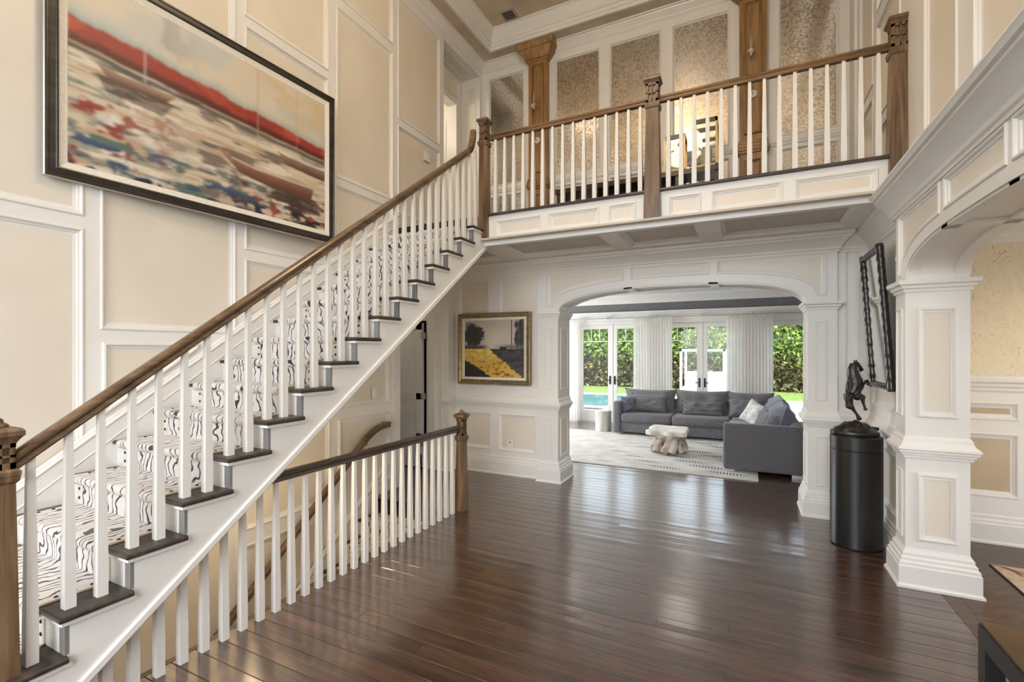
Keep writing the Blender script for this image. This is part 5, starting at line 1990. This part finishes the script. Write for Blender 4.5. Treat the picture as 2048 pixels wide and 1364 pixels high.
# landscape painting
nu, nv = 260, 230
A, B = np.meshgrid(np.linspace(0, 1, nu), np.linspace(0, 1, nv))
img = np.zeros((nv, nu, 3)) + lin((196, 186, 172))
img = mixc(img, (172, 164, 154), sst(.7, 1.0, B) * .6)
img = mixc(img, (206, 196, 184), np.exp(-((A - .5) / .22) ** 2 - ((B - .62) / .2) ** 2))
tn = fbm(A * 14, B * 14, 301)
tl_ = np.exp(-((A - .16) / .25) ** 2 - ((B - .74) / .24) ** 2)
img = mixc(img, (66, 68, 72), sst(.50, .62, tn * .45 + tl_ * .62))
img = mixc(img, (52, 54, 56), sst(.52, .60, fbm(A * 26, B * 30, 311) * .4 + tl_ * .55) * .8)
tr_ = sst(.70, 1.0, A) * sst(.50, .62, B + .06) * sst(1.25, .9, B + (1 - A) * .6)
img = mixc(img, (70, 62, 62), sst(.46, .60, fbm(A * 16, B * 12, 321) * .55 + tr_ * .45))
for xt in (.80, .88, .95):
    img = mixc(img, (48, 40, 42), (np.abs(A - xt) < .008) * sst(.45, .5, B) * .9)
img = mixc(img, (48, 40, 38), (np.abs(A - .19 - (B - .6) * .05) < .012) * (B > .50) * (B < .82))
img = mixc(img, (62, 66, 60), np.exp(-((B - .525) / .045) ** 2) * sst(.46, .30, A))
img = mixc(img, (92, 98, 100), np.exp(-((B - .53) / .04) ** 2) * sst(.45, .75, A) * .9)
gr = B < .495
gx = fbm(A * 24, B * 34, 331)
pathc = np.zeros_like(img) + lin((66, 66, 74))
pathc = mixc(pathc, (44, 42, 50), sst(.45, .65, fbm(A * 10, B * 20, 341)))
pathc = mixc(pathc, (84, 52, 46), sst(.56, .66, fbm(A * 18, B * 26, 351)) * sst(.4, .1, B))
yel = np.zeros_like(img) + lin((208, 172, 78))
yel = mixc(yel, (232, 208, 120), sst(.45, .62, gx) * sst(.2, .45, B))
yel = mixc(yel, (132, 88, 40), sst(.55, .68, fbm(A * 20 + 4, B * 30, 361)) * sst(.5, .1, B))
edge_r = .44 + (.48 - B) * 1.12 + (gx - .5) * .10
edge_l = np.where(B < .29, (.29 - B) * 1.55 + .02, -1) + (gx - .5) * .10
ymask = sst(.02, -.02, A - edge_r) * sst(-.02, .02, A - edge_l)
gnd = pathc + (yel - pathc) * ymask[..., None]
dk = sst(.02, -.02, A - edge_l) * sst(.32, .26, B)
gnd = mixc(gnd, (38, 38, 40), dk)
img = np.where(gr[..., None], gnd, img)
img = mixc(img, (28, 24, 26), (((A - .635) / .032) ** 2 + ((B - .512) / .022) ** 2 < 1) | (((A - .685) / .034) ** 2 + ((B - .508) / .020) ** 2 < 1) | ((np.abs(A - .655) < .05) & (np.abs((A * 40) % 1 - .5) < .18) & (B > .455) & (B < .5)))
q0 = Vector((-3.725, 5.775, 1.243))
LW, LH = 1.132, .992
lp2 = empty('landscape_painting', (-3.16, 5.78, 1.243), 'framed misty landscape painting with yellow field left of the arch', 'painting')
ex_ = Vector((1, 0, 0))
lpp = orient(frame_loop(q0, ex_, LW, LH, 0), BY)
obj('frame', MB().sweep(lpp, BY, [(0, -.035), (0, .016), (.008, .024), (.016, .022), (.020, .012), (.050, .002), (.058, .006), (.064, -.002), (.064, -.035)], closed=True), M['gold'], lp2, smooth=25)
obj('linen_liner', MB().sweep(orient(frame_loop(q0, ex_, LW, LH, .062), BY), BY, [(0, -.035), (0, -.006), (.034, -.012), (.038, -.018), (.038, -.035)], closed=True), M['linen'], lp2)
canvas('painted_canvas', (q0.x + .098, q0.y + .016, q0.z + .098), (1, 0, 0), (0, 0, 1), LW - .196, LH - .196, nu, nv, img, lp2)

# ------------------------------------------------------------------ upper hall: wooden pilasters with crystal sconces
def pilaster(x, label):
    r = empty('wood_pilaster', (x, 6.78, FL2), label, 'pilaster', 'oak pilasters of the upper hall')
    w, y0 = .31, 6.74
    obj('shaft', MB().box(x - w / 2, x + w / 2, y0, 6.84, FL2 + .02, 6.26), M['pil_oak'], r)
    nb = [(a * .8, b_ * 1.1) for a, b_ in RING]
    obj('panel_moulding', MB().sweep(orient(ry(y0, x - w / 2 + .055, x + w / 2 - .055, 4.46, 6.14), BY), BY, nb, closed=True), M['pil_oak'], r, smooth=25)
    obj('panel_moulding', MB().sweep(orient(ry(y0, x - w / 2 + .055, x + w / 2 - .055, 3.52, 4.14), BY), BY, nb, closed=True), M['pil_oak'], r, smooth=25)
    path_ = [(x + w / 2, 6.84, 0), (x + w / 2, y0, 0), (x - w / 2, y0, 0), (x - w / 2, 6.84, 0)]
    obj('band', MB().sweep(path_, (0, 0, 1), [(0, 4.22), (.018, 4.225), (.018, 4.25), (.030, 4.256), (.030, 4.285), (.020, 4.30), (.022, 4.335), (.012, 4.35), (.014, 4.38), (0, 4.39)]), M['pil_oak'], r, smooth=25)
    obj('capital', MB().sweep(path_, (0, 0, 1), [(0, 6.19), (.014, 6.19), (.016, 6.215), (.040, 6.222), (.060, 6.25), (.100, 6.30), (.120, 6.34), (.135, 6.346), (.150, 6.40), (.155, 6.428), (0, 6.428)]), M['pil_oak'], r, smooth=25)
    obj('plinth', MB().sweep(path_, (0, 0, 1), [(0, FL2), (.035, FL2), (.035, FL2 + .16), (.02, FL2 + .19), (0, FL2 + .2)]), M['pil_oak'], r)


pilaster(-2.90, 'carved honey oak pilaster between the leftmost mirror panels upstairs')
pilaster(.067, 'carved honey oak pilaster near the right end of the upper hall')
M['crystal'] = glass_mat('crystal', (.93, .90, .85))


def sconce(x, label):
    r = empty('wall_sconce', (x, 6.68, 4.9), label, 'sconce', 'crystal sconces of the upper hall')
    y = 6.735
    pts = [(x + .048 * math.cos(t), y - .001, 4.96 + .048 * math.sin(t)) for t in [i * math.pi / 10 for i in range(20)]]
    obj('back_plate', MB().prism(pts, (0, -.012, 0)), M['white_metal'], r)
    obj('arm', MB().tube([(x, y - .012, 4.96), (x - .01, 6.66, 4.95), (x - .02, 6.64, 5.05), (x - .02, 6.64, 5.40)], .006, 8), M['crystal'], r, smooth=40)
    cx_, cy_ = x - .02, 6.64
    obj('cup', MB().lathe(cx_, cy_, [(.010, 5.40), (.016, 5.43), (.045, 5.455), (.048, 5.465), (.020, 5.475), (.014, 5.50)], 14), M['silver_lip'], r, smooth=40)
    obj('spike', MB().lathe(cx_, cy_, [(.012, 5.50), (.013, 5.58), (.004, 5.66), (.001, 5.70)], 10), M['silver_lip'], r, smooth=40)


sconce(-2.90, 'crystal candle sconce on the left oak pilaster')
sconce(.067, 'crystal candle sconce on the right oak pilaster')

# console table with lanterns and books upstairs
ct = empty('console_table', (-1.38, 6.58, FL2), 'long espresso console table behind the balcony rail', 'table')
TZ = 4.03
obj('top', MB().box(-2.48, -.28, 6.40, 6.76, TZ - .065, TZ), M['espresso'], ct)
for x in (-2.46, -1.93, -.83, -.36):
    for y in (6.42, 6.68):
        obj('leg', MB().box(x, x + .06, y, y + .06, FL2, TZ - .065), M['espresso'], ct)
obj('back_panel', MB().box(-1.9, -.80, 6.70, 6.72, FL2 + .1, TZ - .065), M['espresso'], ct)
obj('shelf', MB().box(-2.46, -.30, 6.42, 6.74, FL2 + .08, FL2 + .11), M['espresso'], ct)
M['brass'] = plain('aged_brass', (.30, .22, .12), .35, .8)
M['candle'] = plain('cream_candle', (.75, .68, .50), .6)


def lantern(x, s, h, label):
    r = empty('lantern', (x, 6.55, TZ), label, 'lantern', 'brass lanterns on the console')
    z0 = TZ + .0005
    for dx in (-s, s):
        for dy in (-s, s):
            obj('post', MB().box(x + dx - .012, x + dx + .012, 6.55 + dy - .012, 6.55 + dy + .012, z0, TZ + h), M['brass'], r)
    obj('base', MB().box(x - s - .012, x + s + .012, 6.55 - s - .012, 6.55 + s + .012, z0, TZ + .02), M['brass'], r)
    obj('top_band', MB().sweep(orient([(x - s - .012, 6.55 - s - .012, TZ + h), (x + s + .012, 6.55 - s - .012, TZ + h), (x + s + .012, 6.55 + s + .012, TZ + h), (x - s - .012, 6.55 + s + .012, TZ + h)], (0, 0, 1)), (0, 0, 1),
                               [(0, -.055), (0, 0), (.02, 0), (.02, -.055)], closed=True), M['black_paint'], r)
    obj('glass_pane', MB().box(x - s, x + s, 6.55 - s - .002, 6.55 - s + .002, TZ + .02, TZ + h - .05), M['glass'], r)
    obj('candle', MB().lathe(x, 6.55, [(s * .55, TZ + .02), (s * .55, TZ + h * .42), (.01, TZ + h * .42)], 20), M['candle'], r, smooth=40)


lantern(-.84, .12, .47, 'shorter brass lantern on the console, next to the middle newel')
lantern(-.47, .13, .60, 'taller brass lantern at the right end of the console')
for i, (col, lab, z0, z1, dx) in enumerate([((.05, .05, .06), 'black magazine at the bottom of the console stack', 0, .03, 0), ((.62, .45, .22), 'amber covered magazine in the middle of the console stack', .03, .075, .01),
                                           ((.16, .24, .36), 'blue magazine below the top of the console stack', .075, .095, -.008), ((.78, .78, .76), 'white magazine topmost on the console stack', .095, .135, .006)]):
    bk_ = empty('magazine', (-1.89, 6.50, TZ + z0), lab, 'magazine', 'magazines on the upstairs console')
    obj('cover', MB().box(-2.02 + dx, -1.77 + dx, 6.40, 6.60, TZ + z0 + .0005, TZ + z1 - .001), plain('cover_%d' % i, col, .4), bk_)
    obj('pages', MB().box(-2.015 + dx, -1.775 + dx, 6.397, 6.40, TZ + z0 + .004, TZ + z1 - .004), M['white_plastic'], bk_)

# ------------------------------------------------------------------ small fittings
vt = empty('ceiling_vent', (-3.16, 6.29, 6.70), 'square grey air vent in the tray ceiling', 'vent')
obj('frame', MB().sweep(orient(rz(6.70, -3.28, -3.05, 6.17, 6.405), (0, 0, -1)), (0, 0, -1), [(0, 0), (0, .008), (.03, .010), (.032, 0)], closed=True), M['grille'], vt)
obj('backing', MB().box(-3.26, -3.07, 6.19, 6.385, 6.694, 6.70), M['dark'], vt)
for i in range(7):
    y = 6.205 + i * .027
    obj('louver', MB().hexa([(-3.25, y, 6.690), (-3.08, y, 6.690), (-3.08, y + .018, 6.697), (-3.25, y + .018, 6.697), (-3.25, y, 6.693), (-3.08, y, 6.693), (-3.08, y + .018, 6.70), (-3.25, y + .018, 6.70)]), M['grille'], vt)


def plate(name, mbp, label, cat, extra=()):
    r = empty(name, base_of(mbp), label, cat)
    obj('plate', mbp, M['white_plastic'], r)
    for nm, e, mt in extra:
        obj(nm, e, M[mt], r)


plate('light_switch', MB().box(XL + .0035, XL + .011, 5.24, 5.37, 4.31, 4.43), 'white double light switch on the upper stair wall', 'switch',
      [('rocker', MB().box(XL + .010, XL + .015, 5.262, 5.295, 4.345, 4.40), 'white_plastic'), ('rocker', MB().box(XL + .010, XL + .015, 5.315, 5.348, 4.345, 4.40), 'white_plastic')])
plate('light_switch', MB().box(XL + .0035, XL + .011, 4.245, 4.32, 1.145, 1.27), 'white light switch on the wall below the stairs', 'switch',
      [('rocker', MB().box(XL + .010, XL + .015, 4.268, 4.298, 1.18, 1.235), 'white_plastic')])
plate('wall_plate', MB().box(-2.957, -2.862, 5.818, 5.8265, .372, .482), 'white cable plate in the panel left of the arch', 'wall plate',
      [('jack', MB().box(-2.922, -2.905, 5.814, 5.819, .445, .460), 'black_paint'), ('jack', MB().box(-2.918, -2.909, 5.814, 5.819, .405, .415), 'steel')])
plate('power_outlet', MB().box(-3.235, -3.130, 5.797, 5.8075, .048, .115), 'white power outlet in the baseboard left of the arch', 'outlet',
      [('socket', MB().box(-3.222, -3.190, 5.794, 5.798, .062, .100), 'trim'), ('socket', MB().box(-3.175, -3.143, 5.794, 5.798, .062, .100), 'trim')])
plate('power_outlet', MB().box(1.076, 1.079, 5.0, 5.1, .06, .125), 'white outlet low on the wall behind the pedestal', 'outlet')

# ------------------------------------------------------------------ console table at the lower right edge, dining rug
bt_ = empty('hall_table', (.86, 1.4, 0), 'black framed table with a bronze top at the lower right corner', 'table')
M['bronze_top'] = noisy('bronze_glass_top', (.075, .045, .022), (.12, .075, .04), (2, 2, 2), rough=.16)
M['grey_oak'] = wood('grey_oak', (.16, .13, .10), (.28, .24, .19), (.40, .35, .28), (10, 1, 10), rough=.5)
X0, X1, Y0, Y1, TZ2 = .695, .968, .70, 2.12, .80
obj('top_panel', MB().box(X0 + .004, X1, Y0, Y1 - .004, TZ2 - .010, TZ2), M['bronze_top'], bt_)
for a in [(X0, X0 + .05, Y0, Y1), (X1 - .05, X1, Y0, Y1), (X0 + .05, X1 - .05, Y1 - .05, Y1), (X0 + .05, X1 - .05, Y0, Y0 + .05)]:
    obj('rail', MB().box(*a, TZ2 - .075, TZ2 - .010), M['black_paint'], bt_)
for x in (X0, X1 - .05):
    for y in (Y0, Y1 - .05):
        obj('leg', MB().box(x, x + .05, y, y + .05, 0.001, TZ2 - .075), M['black_paint'], bt_)
obj('shelf', MB().box(X0 + .05, X1 - .05, Y0 + .05, Y1 - .05, .40, .44), M['grey_oak'], bt_)
m, nt, b = newmat('faded_floral_rug')
setp(b, (.5, .38, .26), .95)
v = coords(nt, (5, 5, 5), 'Object')
n_ = nd(nt, 'ShaderNodeTexNoise')
n_.inputs['Scale'].default_value = 1.0
n_.inputs['Detail'].default_value = 5
n_.inputs['Distortion'].default_value = 1.5
nt.links.new(v, n_.inputs['Vector'])
c = ramp(nt, n_.outputs['Fac'], [(.36, (.16, .08, .075)), (.46, (.46, .30, .22)), (.55, (.62, .50, .36)), (.70, (.44, .31, .20))])
nt.links.new(c, b.inputs['Base Color'])
M['floral'] = m
dr = empty('dining_rug', (2.8, 4.0, 0), 'faded tan floral rug in the dining room', 'rug')
obj('pile', MB().box(1.735, 4.2, 1.5, 5.065, 0.001, .012), M['floral'], dr)
obj('binding', MB().box(1.728, 1.735, 1.5, 5.07, 0.001, .011).box(1.728, 4.2, 5.065, 5.072, 0.001, .011), M['espresso'], dr)
# ------------------------------------------------------------------ recessed ceiling lamps
def downlight(x, y, z, energy, label, grp, col=(1.0, .80, .56), spot=150):
    r = empty('recessed_light', (x, y, z), label, 'light', grp)
    obj('trim_ring', MB().lathe(x, y, [(.062, z - .004), (.085, z - .006), (.088, z), (.062, z)], 20), M['white_plastic'], r, smooth=30)
    obj('lens', MB().lathe(x, y, [(.062, z - .003), (.062, z - .001)], 20), M['lamp'], r)
    add_light('ceiling_lamp', 'SPOT', (x, y, z - .03), energy, col, shadow_soft_size=.30, spot_size=math.radians(spot), spot_blend=.6)


for i, x in enumerate((-3.05, -1.4, .25)):
    for j, y in enumerate((3.9, 2.0, .1)):
        downlight(x, y, 6.70, 15, 'recessed tray ceiling light, %s row from the balcony, %s' % (('first', 'second', 'third')[j], ('stair wall side', 'middle', 'dining side')[i]), 'tray ceiling lights')
downlight(-1.054, 10.35, 3.0, 25, 'small recessed light in the living room ceiling near the windows', None, (1, .93, .84))
for x, y in ((-3.2, 8.6), (-1.05, 8.6), (1.1, 8.6)):
    downlight(x, y, 3.0, 40, 'recessed living room light above the %s' % ('wood stool' if x < -2 else 'coffee table' if x < 0 else 'sectional end'), 'living room lights', (1, .93, .84))
downlight(2.6, 4.4, 2.95, 90, 'recessed light in the dining room ceiling', None, (1.0, .80, .55))

# ------------------------------------------------------------------ unseen ring of lamps above the frame, added to brighten the upper hall
ch = empty('added_chandelier', (-1.2, 2.6, 5.6), 'unseen iron ring of candle lamps added to brighten the upper hall', 'added_chandelier')
CXc, CYc, CZc = -1.2, 2.6, 5.65
ring = [(CXc + .48 * math.cos(2 * math.pi * i / 36), CYc + .48 * math.sin(2 * math.pi * i / 36), CZc) for i in range(37)]
obj('ring', MB().tube(ring, .016, 8), M['bronze_hw'], ch, smooth=40)
obj('chain', MB().tube([(CXc, CYc, 6.2), (CXc, CYc, 6.70)], .010, 8), M['bronze_hw'], ch)
for i in range(8):
    a = 2 * math.pi * i / 8
    px, py = CXc + .48 * math.cos(a), CYc + .48 * math.sin(a)
    obj('candle', MB().lathe(px, py, [(.018, CZc), (.018, CZc + .12), (.004, CZc + .122)], 10), M['candle'], ch, smooth=40)
    obj('bulb', MB().lathe(px, py, [(.006, CZc + .122), (.018, CZc + .145), (.012, CZc + .175), (.002, CZc + .20)], 10), M['lamp'], ch, smooth=50)
    if i % 2 == 0:
        obj('strut', MB().tube([(px, py, CZc), (CXc, CYc, 6.2)], .007, 6), M['bronze_hw'], ch)
add_light('added_chandelier_fill', 'POINT', (CXc, CYc, CZc + .25), 175, (1.0, .80, .55), shadow_soft_size=.40)  # added light source of the ring, lifts ceiling and upper walls

downlight(-4.9, 5.2, 2.95, 26, 'unseen light added in the closet hall ceiling to brighten the closet door', None, (1.0, .86, .68))  # lamp added out of view so the closet door reads brighter
add_light('bedroom_fill_light', 'POINT', (-4.85, 5.7, 5.6), 22, (1.0, .9, .74), shadow_soft_size=.15)  # unseen point light added to brighten the landing doorway
